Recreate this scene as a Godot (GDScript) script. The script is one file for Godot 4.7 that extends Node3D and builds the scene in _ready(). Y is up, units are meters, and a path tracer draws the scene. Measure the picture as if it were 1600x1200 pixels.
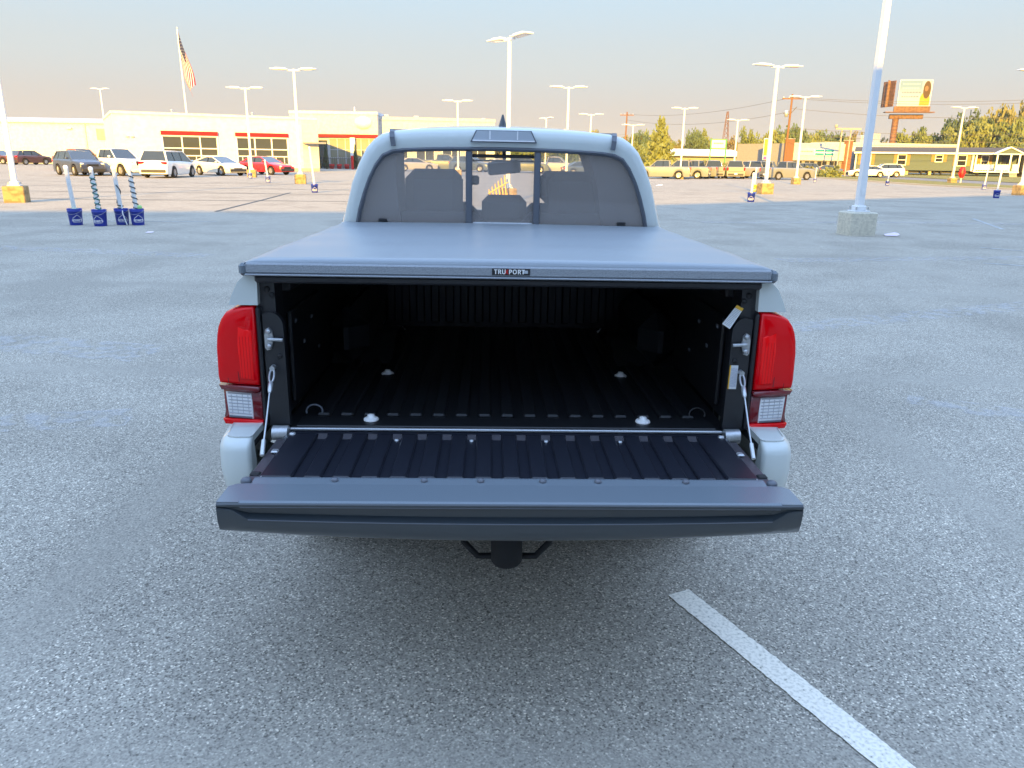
extends Node3D

var names := {}
var M := {}
var T := {}
var rng := RandomNumberGenerator.new()
var font: SystemFont


# ---------------------------------------------------------------- mesh helpers
class MB:
	var st := SurfaceTool.new()

	func _init() -> void:
		st.begin(Mesh.PRIMITIVE_TRIANGLES)

	func vert(p: Vector3, g: int, uv: Vector2) -> void:
		st.set_smooth_group(g)
		st.set_uv(uv)
		st.add_vertex(p)

	# corners run counter-clockwise seen from outside
	func tri(a: Vector3, b: Vector3, c: Vector3, g := -1, ua := Vector2.ZERO, ub := Vector2.ZERO, uc := Vector2.ZERO) -> void:
		vert(a, g, ua)
		vert(c, g, uc)
		vert(b, g, ub)

	func quad(a: Vector3, b: Vector3, c: Vector3, d: Vector3, g := -1) -> void:
		vert(a, g, Vector2(0, 1))
		vert(c, g, Vector2(1, 0))
		vert(b, g, Vector2(1, 1))
		vert(a, g, Vector2(0, 1))
		vert(d, g, Vector2(0, 0))
		vert(c, g, Vector2(1, 0))

	# turned away from a point inside
	func oquad(a: Vector3, b: Vector3, c: Vector3, d: Vector3, inside: Vector3, g := -1) -> void:
		if (b - a).cross(d - a).dot((a + b + c + d) / 4.0 - inside) < 0.0:
			quad(a, d, c, b, g)
		else:
			quad(a, b, c, d, g)

	func otri(a: Vector3, b: Vector3, c: Vector3, inside: Vector3, g := -1) -> void:
		if (b - a).cross(c - a).dot((a + b + c) / 3.0 - inside) < 0.0:
			tri(a, c, b, g)
		else:
			tri(a, b, c, g)

	func box(c: Vector3, s: Vector3, bev := 0.0, b := Basis()) -> MB:
		var h := s * 0.5
		var e := minf(bev, minf(h.x, minf(h.y, h.z)) * 0.98)
		var p := func(sx: int, sy: int, sz: int, axis: int) -> Vector3:
			var v := Vector3(sx * (h.x - (0.0 if axis == 0 else e)), sy * (h.y - (0.0 if axis == 1 else e)), sz * (h.z - (0.0 if axis == 2 else e)))
			return c + b * v
		for s1 in [-1, 1]:
			oquad(p.call(s1, -1, -1, 0), p.call(s1, 1, -1, 0), p.call(s1, 1, 1, 0), p.call(s1, -1, 1, 0), c)
			oquad(p.call(-1, s1, -1, 1), p.call(1, s1, -1, 1), p.call(1, s1, 1, 1), p.call(-1, s1, 1, 1), c)
			oquad(p.call(-1, -1, s1, 2), p.call(1, -1, s1, 2), p.call(1, 1, s1, 2), p.call(-1, 1, s1, 2), c)
			if e > 0.0:
				for s2 in [-1, 1]:
					oquad(p.call(s1, s2, -1, 0), p.call(s1, s2, 1, 0), p.call(s1, s2, 1, 1), p.call(s1, s2, -1, 1), c)
					oquad(p.call(s1, -1, s2, 0), p.call(s1, 1, s2, 0), p.call(s1, 1, s2, 2), p.call(s1, -1, s2, 2), c)
					oquad(p.call(-1, s1, s2, 1), p.call(1, s1, s2, 1), p.call(1, s1, s2, 2), p.call(-1, s1, s2, 2), c)
					for s3 in [-1, 1]:
						otri(p.call(s1, s2, s3, 0), p.call(s1, s2, s3, 1), p.call(s1, s2, s3, 2), c)
		return self

	# box between two corners
	func bb(a: Vector3, b: Vector3, bev := 0.0) -> MB:
		return box((a + b) * 0.5, (b - a).abs(), bev)

	func tube(pts: Array, r, sides := 8, caps := true) -> MB:
		var n := pts.size()
		var rings := []
		var up := Vector3.UP
		for i in n:
			var d: Vector3 = (pts[mini(i + 1, n - 1)] - pts[maxi(i - 1, 0)]).normalized()
			if absf(d.dot(up)) > 0.98:
				up = Vector3.RIGHT if absf(d.x) < 0.9 else Vector3.FORWARD
			var sx := d.cross(up).normalized()
			up = sx.cross(d).normalized()
			var ring := PackedVector3Array()
			var rad: float = r[i] if r is Array else r
			for k in sides + 1:
				var a := TAU * (k % sides) / sides
				ring.append(pts[i] + (sx * cos(a) + up * sin(a)) * rad)
			rings.append(ring)
		for i in n - 1:
			for k in sides:
				quad(rings[i][k], rings[i][k + 1], rings[i + 1][k + 1], rings[i + 1][k], 1)
		if caps:
			for k in sides:
				otri(pts[0], rings[0][k], rings[0][k + 1], pts[1], -1)
				otri(pts[n - 1], rings[n - 1][k], rings[n - 1][k + 1], pts[n - 2], -1)
		return self

	# profile of Vector2(radius, y), upwards along the outside
	func lathe(profile: Array, sides := 16, xf := Transform3D(), g := 1) -> MB:
		for i in profile.size() - 1:
			for k in sides:
				var a := TAU * k / sides
				var b := TAU * ((k + 1) % sides) / sides
				var p: Vector2 = profile[i]
				var q: Vector2 = profile[i + 1]
				var v0 := xf * Vector3(p.x * cos(a), p.y, p.x * sin(a))
				var v1 := xf * Vector3(q.x * cos(a), q.y, q.x * sin(a))
				var v2 := xf * Vector3(q.x * cos(b), q.y, q.x * sin(b))
				var v3 := xf * Vector3(p.x * cos(b), p.y, p.x * sin(b))
				if p.x < 1e-5:
					tri(v0, v1, v2, g)
				elif q.x < 1e-5:
					tri(v0, v1, v3, g)
				else:
					quad(v0, v1, v2, v3, g)
		return self

	# polygon in x and y, extruded along z
	func prism(poly: Array, z0: float, z1: float, xf := Transform3D()) -> MB:
		var area := 0.0
		for i in poly.size():
			var q: Vector2 = poly[(i + 1) % poly.size()]
			area += poly[i].cross(q)
		var p := poly.duplicate()
		if area < 0.0:
			p.reverse()
		var lo := minf(z0, z1)
		var hi := maxf(z0, z1)
		var n := p.size()
		for i in n:
			var a: Vector2 = p[i]
			var b: Vector2 = p[(i + 1) % n]
			quad(xf * Vector3(a.x, a.y, lo), xf * Vector3(b.x, b.y, lo), xf * Vector3(b.x, b.y, hi), xf * Vector3(a.x, a.y, hi))
		var ids := Geometry2D.triangulate_polygon(PackedVector2Array(p))
		for k in range(0, ids.size(), 3):
			var a: Vector2 = p[ids[k]]
			var b: Vector2 = p[ids[k + 1]]
			var c: Vector2 = p[ids[k + 2]]
			if (b - a).cross(c - a) < 0.0:
				var t := b
				b = c
				c = t
			tri(xf * Vector3(a.x, a.y, hi), xf * Vector3(b.x, b.y, hi), xf * Vector3(c.x, c.y, hi))
			tri(xf * Vector3(a.x, a.y, lo), xf * Vector3(c.x, c.y, lo), xf * Vector3(b.x, b.y, lo))
		return self

	# one face in x and y at z, seen from +z
	func sheet(poly: Array, z: float) -> MB:
		var ids := Geometry2D.triangulate_polygon(PackedVector2Array(poly))
		for k in range(0, ids.size(), 3):
			var a: Vector2 = poly[ids[k]]
			var b: Vector2 = poly[ids[k + 1]]
			var c: Vector2 = poly[ids[k + 2]]
			otri(Vector3(a.x, a.y, z), Vector3(b.x, b.y, z), Vector3(c.x, c.y, z), Vector3(a.x, a.y, z - 1.0))
		return self

	# rows of points; the normal is (along the row) x (to the next row)
	func grid(rows: Array, g := 1, flip := false) -> MB:
		for i in rows.size() - 1:
			for j in rows[i].size() - 1:
				if flip:
					quad(rows[i][j], rows[i + 1][j], rows[i + 1][j + 1], rows[i][j + 1], g)
				else:
					quad(rows[i][j], rows[i][j + 1], rows[i + 1][j + 1], rows[i + 1][j], g)
		return self

	func mesh() -> ArrayMesh:
		st.generate_normals()
		return st.commit()


func numbered(called: String, parent: Node) -> String:
	var key := "%d/%s" % [parent.get_instance_id(), called]
	var n: int = names.get(key, 0)
	names[key] = n + 1
	return called if n == 0 else "%s_%03d" % [called, n]


func place(called: String, mesh: Mesh, m: Material, parent: Node = self, xf := Transform3D()) -> MeshInstance3D:
	var o := MeshInstance3D.new()
	o.name = numbered(called, parent)
	o.mesh = mesh
	o.material_override = m
	o.transform = xf
	parent.add_child(o, true)
	return o


func obj(called: String, b: MB, m: Material, parent: Node = self, xf := Transform3D()) -> MeshInstance3D:
	return place(called, b.mesh(), m, parent, xf)


func tag(o: Node, label := "", category := "", group := "", kind := "") -> Node:
	for pair in [["label", label], ["category", category], ["group", group], ["kind", kind]]:
		if pair[1] != "":
			o.set_meta(pair[0], pair[1])
	return o


func thing(called: String, label: String, category: String, at := Vector3.ZERO, turn := 0.0, group := "") -> Node3D:
	var o := Node3D.new()
	o.name = numbered(called, self)
	add_child(o, true)
	o.position = at
	o.rotation.y = turn
	tag(o, label, category, group)
	return o


func copy_of(src: Node3D, called: String, label: String, at: Vector3, turn := 0.0, group := "") -> Node3D:
	var o: Node3D = src.duplicate()
	o.name = numbered(called, self)
	add_child(o, true)
	o.position = at
	o.rotation.y = turn
	tag(o, label, "", group)
	return o


func gh(x: float, z: float) -> float:
	return -0.30 * smoothstep(-2.0, 14.0, x) * smoothstep(38.0, 72.0, -z)


func on(x: float, z: float, up := 0.0) -> Vector3:
	return Vector3(x, gh(x, z) + up, z)


func at(p: Vector3, b := Basis()) -> Transform3D:
	return Transform3D(b, p)


func mat(r: float, g: float, b: float, rough := 0.6, metal := 0.0) -> StandardMaterial3D:
	var m := StandardMaterial3D.new()
	m.albedo_color = Color(r, g, b).linear_to_srgb()
	m.roughness = rough
	m.metallic = metal
	return m


func worn(m: StandardMaterial3D, tex: Texture2D, size: float, bump := 0.0, world := true) -> StandardMaterial3D:
	m.albedo_texture = tex
	m.uv1_triplanar = true
	m.uv1_world_triplanar = world
	m.uv1_scale = Vector3.ONE / size
	if bump != 0.0:
		m.heightmap_enabled = true
		m.heightmap_texture = tex
		m.heightmap_scale = bump
	return m


func coat(m: StandardMaterial3D, amount := 1.0, rough := 0.04) -> StandardMaterial3D:
	m.clearcoat_enabled = true
	m.clearcoat = amount
	m.clearcoat_roughness = rough
	return m


func ramp(stops: Array) -> Gradient:
	var g := Gradient.new()
	g.offsets = PackedFloat32Array(stops.map(func(s): return s[0]))
	g.colors = PackedColorArray(stops.map(func(s): return Color(s[1], s[2], s[3]) if s.size() > 2 else Color(s[1], s[1], s[1])))
	return g


func noise(kind: int, freq: float, octaves: int, sd: int) -> FastNoiseLite:
	var n := FastNoiseLite.new()
	n.noise_type = kind
	n.frequency = freq
	n.seed = sd
	n.fractal_octaves = octaves
	n.fractal_type = FastNoiseLite.FRACTAL_FBM if octaves > 1 else FastNoiseLite.FRACTAL_NONE
	return n


func ntex(n: FastNoiseLite, size: int, g: Gradient = null) -> NoiseTexture2D:
	var t := NoiseTexture2D.new()
	t.width = size
	t.height = size
	t.seamless = true
	t.seamless_blend_skirt = 0.15
	t.generate_mipmaps = false
	t.noise = n
	if g:
		t.color_ramp = g
	return t


# rows of short strokes, as print that is too small to read
func print_tex(w: int, h: int, paper: Color, ink: Color, rows: int, sd: int, head := Color(0, 0, 0, 0)) -> ImageTexture:
	var im := Image.create(w, h, false, Image.FORMAT_RGB8)
	im.fill(paper)
	var r := RandomNumberGenerator.new()
	r.seed = sd
	var top := 0
	if head.a > 0.0:
		top = h / 7
		im.fill_rect(Rect2i(0, 0, w, top), head)
	var step := float(h - top) / (rows + 1)
	for k in rows:
		var x := w / 10
		var y := int(top + step * (k + 0.6))
		while x < w * 0.86:
			var l := r.randi_range(w / 30 + 1, w / 9 + 2)
			im.fill_rect(Rect2i(x, y, mini(l, int(w * 0.9) - x), maxi(1, int(step * 0.45))), ink)
			x += l + maxi(1, w / 40)
	return ImageTexture.create_from_image(im)


func text_mesh(s: String, height: float, depth: float, bold := true) -> TextMesh:
	var t := TextMesh.new()
	var f := SystemFont.new()
	f.font_names = PackedStringArray(["Droid Sans"])
	f.font_weight = 700 if bold else 400
	t.font = f
	t.text = s
	t.font_size = 64
	t.pixel_size = height / 46.0
	t.depth = depth
	return t


func materials() -> void:
	T.fine = ntex(noise(FastNoiseLite.TYPE_SIMPLEX_SMOOTH, 0.02, 5, 3), 512, ramp([[0.25, 0.93], [0.75, 1.0]]))
	T.stain = ntex(noise(FastNoiseLite.TYPE_SIMPLEX_SMOOTH, 0.006, 5, 9), 512, ramp([[0.3, 0.78], [0.5, 0.93], [0.62, 1.0]]))
	T.grain = ntex(noise(FastNoiseLite.TYPE_VALUE, 0.35, 2, 4), 256, ramp([[0.2, 0.72], [0.8, 1.0]]))
	var cell := noise(FastNoiseLite.TYPE_CELLULAR, 0.36, 1, 11)
	cell.cellular_return_type = FastNoiseLite.RETURN_CELL_VALUE
	T.stones = ntex(cell, 2048, ramp([[0.0, 0.40, 0.395, 0.39], [0.15, 0.575, 0.57, 0.565], [0.5, 0.655, 0.65, 0.64], [0.85, 0.72, 0.715, 0.70], [0.95, 0.84, 0.83, 0.81], [1.0, 0.99, 0.98, 0.95]]))
	var dome := noise(FastNoiseLite.TYPE_CELLULAR, 0.36, 1, 11)
	dome.cellular_return_type = FastNoiseLite.RETURN_DISTANCE
	T.domes = ntex(dome, 2048, ramp([[0.0, 1.0], [1.0, 0.0]]))
	T.patches = ntex(noise(FastNoiseLite.TYPE_SIMPLEX_SMOOTH, 0.010, 6, 21), 1024, ramp([[0.25, 0.93], [0.45, 0.98], [0.6, 1.0], [0.8, 0.96]]))
	T.grass = ntex(noise(FastNoiseLite.TYPE_SIMPLEX_SMOOTH, 0.05, 5, 31), 512, ramp([[0.2, 0.5, 0.52, 0.3], [0.5, 0.8, 0.76, 0.55], [0.8, 1.0, 0.9, 0.68]]))

	var a := mat(1.0, 0.93, 0.80, 0.9)
	a.albedo_texture = T.stones
	a.heightmap_enabled = true
	a.heightmap_texture = T.domes
	a.heightmap_scale = 0.035
	a.detail_enabled = true
	a.detail_blend_mode = BaseMaterial3D.BLEND_MODE_MUL
	a.detail_albedo = T.patches
	a.detail_uv_layer = BaseMaterial3D.DETAIL_UV_2
	a.metallic_specular = 0.0
	M.asphalt = a
	M.earth = worn(mat(0.40, 0.34, 0.16, 0.95), T.grass, 9.0)
	M.grass = worn(mat(0.34, 0.34, 0.14, 0.95), T.grass, 3.0)
	M.road = worn(mat(0.20, 0.19, 0.18, 0.8), T.fine, 2.0)
	M.line = worn(mat(0.86, 0.80, 0.68, 0.7), T.grain, 0.10, 0.10)
	var chips := Gradient.new()
	chips.offsets = PackedFloat32Array([0.13, 0.20, 0.6])
	chips.colors = PackedColorArray([Color(0.7, 0.7, 0.69, 0.0), Color(0.88, 0.88, 0.87, 1.0), Color(1, 1, 1, 1)])
	M.line.albedo_texture = ntex(noise(FastNoiseLite.TYPE_SIMPLEX_SMOOTH, 0.09, 4, 71), 512, chips)
	M.line.heightmap_enabled = false
	M.line.uv1_scale = Vector3.ONE / 0.8
	M.line.transparency = BaseMaterial3D.TRANSPARENCY_ALPHA_SCISSOR
	M.line.alpha_scissor_threshold = 0.5
	M.line_old = worn(mat(0.46, 0.46, 0.44, 0.8), T.stain, 0.6)
	for q in [["streak", Color(0.80, 0.80, 0.80), 0.30, 51]]:
		var w := mat(1, 1, 1, 0.8)
		var g3 := Gradient.new()
		var cl: Color = q[1]
		g3.offsets = PackedFloat32Array([0.35, 0.55, 0.75])
		g3.colors = PackedColorArray([Color(cl, 0.0), Color(cl, q[2] * 0.6), Color(cl, q[2])])
		w.albedo_texture = ntex(noise(FastNoiseLite.TYPE_SIMPLEX_SMOOTH, 0.018, 5, q[3]), 512, g3)
		w.transparency = BaseMaterial3D.TRANSPARENCY_ALPHA
		w.uv1_triplanar = true
		w.uv1_world_triplanar = true
		w.uv1_scale = Vector3(0.6, 0.6, 0.6)
		M[q[0]] = w
	M.seam = mat(0.03, 0.03, 0.03, 0.5)
	M.concrete = worn(mat(0.84, 0.78, 0.62, 0.9), T.grain, 0.4, 0.10)
	M.concrete.detail_enabled = true
	M.concrete.detail_blend_mode = BaseMaterial3D.BLEND_MODE_MUL
	M.concrete.detail_albedo = ntex(noise(FastNoiseLite.TYPE_SIMPLEX_SMOOTH, 0.012, 4, 17), 256, ramp([[0.3, 0.93], [0.48, 0.98], [0.6, 1.0]]))
	M.concrete_yellow = worn(mat(0.34, 0.25, 0.12, 0.8), T.stain, 0.9, 0.2)
	M.kerb = worn(mat(0.42, 0.38, 0.30, 0.9), T.fine, 1.0)
	# the near pickup
	M.paint = coat(mat(0.56, 0.60, 0.57, 0.4), 1.0, 0.03)
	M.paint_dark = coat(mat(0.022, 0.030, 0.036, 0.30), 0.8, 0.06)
	M.vinyl = worn(mat(0.27, 0.30, 0.32, 0.36), T.fine, 0.02, 0.02)
	M.rail = worn(mat(0.36, 0.39, 0.42, 0.42), T.grain, 0.08)
	M.seal = mat(0.02, 0.021, 0.025, 0.55)
	M.liner = worn(mat(0.010, 0.011, 0.013, 0.42), T.fine, 0.05, 0.03)
	M.liner_gate = worn(mat(0.016, 0.018, 0.026, 0.30), T.fine, 0.2)
	M.cap = worn(mat(0.15, 0.18, 0.205, 0.27), T.fine, 0.03)
	M.gate_side = worn(mat(0.09, 0.085, 0.095, 0.35, 0.3), T.fine, 0.2)
	M.pillar = mat(0.016, 0.017, 0.020, 0.35)
	M.rubber = mat(0.012, 0.012, 0.013, 0.7)
	M.hitch = mat(0.005, 0.005, 0.006, 0.75)
	M.chrome = mat(0.62, 0.64, 0.66, 0.22, 1.0)
	M.steel = worn(mat(0.50, 0.52, 0.53, 0.4, 0.8), T.fine, 0.1)
	M.zinc = worn(mat(0.55, 0.57, 0.58, 0.35, 0.6), T.fine, 0.06)
	M.white_plastic = mat(0.78, 0.78, 0.76, 0.35)
	M.lens_red = coat(mat(0.74, 0.0, 0.004, 0.12), 0.7, 0.02)
	M.lens_red.metallic_specular = 0.0
	M.lens_bright = coat(mat(1.0, 0.006, 0.008, 0.12), 0.6, 0.02)
	M.lens_bright.metallic_specular = 0.0
	M.lens_dark = coat(mat(0.16, 0.003, 0.010, 0.2), 1.0, 0.03)
	M.lens_clear = coat(mat(0.82, 0.82, 0.82, 0.15), 1.0, 0.02)
	M.lens_line = mat(0.36, 0.37, 0.39, 0.3)
	M.lens_grey = coat(mat(0.42, 0.46, 0.50, 0.2), 1.0, 0.03)
	M.trim = mat(0.11, 0.12, 0.14, 0.45)
	M.black = mat(0.012, 0.012, 0.013, 0.5)
	M.cabin = worn(mat(0.055, 0.055, 0.062, 0.85), T.fine, 0.1)
	M.headliner = mat(0.22, 0.22, 0.23, 0.9)
	var g := mat(0.62, 0.55, 0.50, 0.04)  # grey veil in the colour stands in for sky reflected on the pane
	g.albedo_color.a = 0.36
	g.transparency = BaseMaterial3D.TRANSPARENCY_ALPHA
	M.glass = g
	var wg := mat(0.35, 0.38, 0.36, 0.03)
	wg.albedo_color.a = 0.05
	wg.transparency = BaseMaterial3D.TRANSPARENCY_ALPHA
	M.windshield = wg
	var tg := mat(0.02, 0.02, 0.025, 0.03)
	tg.albedo_color.a = 0.96
	tg.transparency = BaseMaterial3D.TRANSPARENCY_ALPHA
	M.tinted = tg
	# lot furniture
	M.pole_white = mat(0.74, 0.75, 0.75, 0.45)
	M.bucket = mat(0.012, 0.03, 0.30, 0.4)
	M.bucket_pale = mat(0.10, 0.13, 0.42, 0.5)
	M.pvc = worn(mat(0.74, 0.75, 0.74, 0.45), T.fine, 0.4)
	M.white = mat(0.82, 0.82, 0.80, 0.6)
	M.lime = mat(0.35, 0.62, 0.22, 0.7)
	M.yellow_lid = mat(0.75, 0.55, 0.03, 0.5)
	M.teal = mat(0.01, 0.16, 0.14, 0.5)
	M.cord = mat(0.03, 0.04, 0.05, 0.5)
	M.yellow_pipe = mat(0.75, 0.45, 0.03, 0.45)
	# buildings
	M.wall_white = worn(mat(0.60, 0.64, 0.70, 0.8), T.fine, 6.0)
	M.wall_cream = worn(mat(0.52, 0.54, 0.55, 0.8), T.fine, 5.0)
	M.wall_tan = worn(mat(0.34, 0.33, 0.31, 0.85), T.fine, 5.0)
	M.wall_grey = worn(mat(0.30, 0.29, 0.28, 0.8), T.fine, 3.0)
	M.red_band = mat(0.34, 0.004, 0.008, 0.8)
	M.pane = coat(mat(0.055, 0.062, 0.055, 0.10), 0.5, 0.03)
	M.pane_dark = coat(mat(0.018, 0.02, 0.02, 0.10), 0.5, 0.03)
	M.pane_sun_tint = coat(mat(0.24, 0.24, 0.17, 0.15), 0.5, 0.05)  # yellow of the reflected sun put into the pane colour
	M.brick = worn(mat(0.30, 0.14, 0.07, 0.9), T.grain, 0.8)
	M.sage = worn(mat(0.085, 0.12, 0.12, 0.8), T.fine, 2.0)
	M.shingle = worn(mat(0.10, 0.09, 0.085, 0.9), T.grain, 1.0)
	M.wood_tan = mat(0.30, 0.17, 0.06, 0.7)
	M.wood_pole = worn(mat(0.20, 0.10, 0.05, 0.9), T.fine, 1.0)
	M.rust = worn(mat(0.17, 0.085, 0.055, 0.7), T.stain, 2.0)
	M.teal_sign = mat(0.03, 0.28, 0.30, 0.5)
	M.green_frame = mat(0.05, 0.25, 0.10, 0.5)
	M.purple = mat(0.25, 0.06, 0.40, 0.5)
	M.yellow = mat(0.75, 0.60, 0.03, 0.5)
	M.red = mat(0.55, 0.01, 0.012, 0.5)
	M.blue = mat(0.02, 0.20, 0.55, 0.5)
	M.paper = mat(0.72, 0.60, 0.66, 0.7)
	M.wire = mat(0.10, 0.09, 0.08, 0.7)
	# cars
	M.car_glass = coat(mat(0.03, 0.04, 0.05, 0.06), 0.6, 0.02)
	M.tyre = mat(0.018, 0.017, 0.016, 0.85)
	M.rim = mat(0.42, 0.42, 0.43, 0.35, 0.7)
	M.car_trim = mat(0.03, 0.03, 0.032, 0.6)
	M.headlamp = coat(mat(0.70, 0.68, 0.62, 0.15), 1.0, 0.03)
	for p in [["white", 0.80, 0.79, 0.76], ["navy", 0.035, 0.045, 0.085], ["maroon", 0.07, 0.02, 0.022], ["red", 0.52, 0.012, 0.015], ["pearl", 0.78, 0.74, 0.62], ["sand", 0.19, 0.20, 0.20], ["silver", 0.36, 0.35, 0.37], ["grey", 0.16, 0.15, 0.17], ["rust", 0.40, 0.09, 0.04], ["blue", 0.06, 0.09, 0.16], ["olive", 0.12, 0.14, 0.10]]:
		M["car_" + p[0]] = coat(mat(p[1], p[2], p[3], 0.35), 0.9, 0.05)
	# leaves
	var k := 0
	for c in [[0.13, 0.165, 0.06], [0.16, 0.16, 0.07], [0.075, 0.115, 0.06], [0.155, 0.125, 0.065], [0.16, 0.19, 0.07], [0.055, 0.09, 0.055]]:
		var m := mat(c[0], c[1], c[2], 0.8)
		m.backlight_enabled = true
		m.backlight = Color(0.35, 0.35, 0.2)
		M["leaf_%d" % k] = m
		k += 1
	M.bark = worn(mat(0.10, 0.07, 0.045, 0.95), T.grain, 0.5)


func light_and_camera() -> void:
	var cam := Camera3D.new()
	cam.name = "camera"
	add_child(cam)
	cam.position = Vector3(0, 1.61, 0)
	cam.basis = Basis(Vector3.RIGHT, deg_to_rad(-16.45)) * Basis(Vector3.BACK, deg_to_rad(0.75))
	cam.fov = rad_to_deg(2.0 * atan(0.5))
	cam.near = 0.05
	cam.far = 4000.0
	cam.current = true
	var env := Environment.new()
	env.background_mode = Environment.BG_SKY
	env.tonemap_mode = Environment.TONE_MAPPER_LINEAR
	env.tonemap_exposure = EXPOSURE
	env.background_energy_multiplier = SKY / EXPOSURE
	env.sdfgi_enabled = true
	env.ssao_enabled = true
	env.ssil_enabled = true
	# clear evening sky: peach at the horizon, pale blue above, the same all round
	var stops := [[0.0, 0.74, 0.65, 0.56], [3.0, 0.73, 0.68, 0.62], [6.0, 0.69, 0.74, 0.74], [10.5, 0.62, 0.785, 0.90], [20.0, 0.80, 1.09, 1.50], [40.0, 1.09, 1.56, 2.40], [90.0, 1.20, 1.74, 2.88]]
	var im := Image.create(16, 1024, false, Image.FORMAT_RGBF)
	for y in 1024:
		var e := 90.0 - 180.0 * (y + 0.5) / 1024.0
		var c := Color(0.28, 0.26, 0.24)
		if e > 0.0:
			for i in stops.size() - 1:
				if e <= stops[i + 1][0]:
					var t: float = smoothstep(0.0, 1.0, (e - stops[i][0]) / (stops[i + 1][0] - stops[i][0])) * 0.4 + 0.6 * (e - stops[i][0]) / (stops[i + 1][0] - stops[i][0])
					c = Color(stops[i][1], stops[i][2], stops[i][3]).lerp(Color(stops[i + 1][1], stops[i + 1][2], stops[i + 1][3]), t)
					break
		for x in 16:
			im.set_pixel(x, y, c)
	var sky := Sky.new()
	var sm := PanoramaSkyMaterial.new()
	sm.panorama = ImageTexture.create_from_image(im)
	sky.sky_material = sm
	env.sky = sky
	env.fog_enabled = true
	env.fog_density = FOG
	env.fog_light_color = Color(0.95, 0.93, 0.88)
	var we := WorldEnvironment.new()
	we.name = "world_environment"
	we.environment = env
	add_child(we)
	var sun := DirectionalLight3D.new()
	sun.name = "sun"
	sun.light_energy = SUN
	sun.light_color = Color(1.0, 0.58, 0.09).linear_to_srgb()
	sun.light_angular_distance = 0.5
	sun.shadow_enabled = true
	add_child(sun)
	sun.look_at_from_position(Vector3.ZERO, Vector3(0.18, -0.245, -0.97), Vector3.UP)


const EXPOSURE := 3.3
const FOG := 0.0002
const SKY := 1.0
const SUN := 1.6


# ---------------------------------------------------------------- the near pickup
# local axes: x to the right, y up, z towards the camera; z = 0 is the rear opening of the bed
const SIDE := [[1.268, 0.775], [1.245, 0.800], [1.205, 0.820], [1.178, 0.830], [1.160, 0.850], [1.12, 0.862], [1.04, 0.876], [0.95, 0.884], [0.86, 0.884], [0.74, 0.872], [0.62, 0.856], [0.50, 0.840]]


func side_x(y: float) -> float:
	for i in SIDE.size() - 1:
		if y >= SIDE[i + 1][0]:
			return lerpf(SIDE[i + 1][1], SIDE[i][1], clampf((y - SIDE[i + 1][0]) / (SIDE[i][0] - SIDE[i + 1][0]), 0, 1))
	return 0.84


func arch_y(z: float) -> float:
	var y := 0.52
	for c in [-1.07, -4.305]:
		var d: float = 0.235 - (z - c) * (z - c)
		if d > 0.0:
			y = maxf(y, 0.40 + sqrt(d))
	return y


# body skin between two z and below / above two heights
func body_side(s: float, z0: float, z1: float, y0: float, y1: float, top_drop := 0.0) -> MB:
	var zs := [z0]
	var n := int(ceil(absf(z1 - z0) / 0.06))
	for i in n:
		zs.append(lerpf(z0, z1, (i + 1.0) / n))
	var rows := []
	for z in zs:
		var row := PackedVector3Array()
		var yt: float = y1 - top_drop * (z0 - z)
		for k in 25:
			var y := lerpf(yt, maxf(y0, arch_y(z)), k / 24.0)
			var inward := 0.05 * smoothstep(-4.5, -5.12, z)
			row.append(Vector3(s * (side_x(y) - inward), y, z))
		rows.append(row)
	return MB.new().grid(rows, 1, s > 0)


func wheel(b: String, parent: Node, p: Vector3, r: float, w: float) -> Node3D:
	# tyre with a rim inside; the axle runs along x
	var x := Transform3D(Basis(Vector3.BACK, PI / 2), p)
	var t := obj(b, MB.new().lathe([Vector2(r * 0.62, -w * 0.46), Vector2(r * 0.9, -w * 0.5), Vector2(r * 0.985, -w * 0.38), Vector2(r, 0), Vector2(r * 0.985, w * 0.38), Vector2(r * 0.9, w * 0.5), Vector2(r * 0.62, w * 0.46)], 24, x), M.tyre, parent)
	var m := MB.new()
	m.lathe([Vector2(0, -w * 0.30), Vector2(r * 0.5, -w * 0.33), Vector2(r * 0.64, -w * 0.44), Vector2(r * 0.64, w * 0.44), Vector2(r * 0.5, w * 0.33), Vector2(0, w * 0.30)], 20, x)
	for s in [-1, 1]:
		for k in 5:
			var a := TAU * k / 5.0
			m.box(p + Vector3(s * w * 0.36, sin(a) * r * 0.34, cos(a) * r * 0.34), Vector3(w * 0.10, r * 0.16, r * 0.5), 0.01, Basis(Vector3.RIGHT, -a))
	obj("rim", m, M.rim, t)
	return t


# inner lining of a wheel arch: the upper half of a short drum round the axle
func arch_band(p: Vector3, r: float, half: float) -> MB:
	var rows := [PackedVector3Array(), PackedVector3Array()]
	for k in 13:
		var a := PI * k / 12.0
		for i in 2:
			rows[i].append(p + Vector3(half * (2 * i - 1), sin(a) * r, cos(a) * r))
	return MB.new().grid(rows, 1)


func outline(k: int) -> Vector2:
	var o := [[0.797, 1.285], [0.772, 1.37], [0.742, 1.48], [0.705, 1.57], [0.664, 1.645], [0.625, 1.685], [0.585, 1.711], [0.52, 1.727], [0.40, 1.738], [0.27, 1.744], [0.13, 1.748], [0.0, 1.75]]
	return Vector2(o[k][0], o[k][1])


func glass_edge(k: int) -> Vector2:
	var w := [[0.705, 1.278], [0.690, 1.345], [0.668, 1.42], [0.645, 1.485], [0.612, 1.55], [0.575, 1.597], [0.53, 1.617], [0.47, 1.625], [0.36, 1.630], [0.25, 1.633], [0.12, 1.635], [0.0, 1.636]]
	return Vector2(w[k][0], w[k][1])


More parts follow.
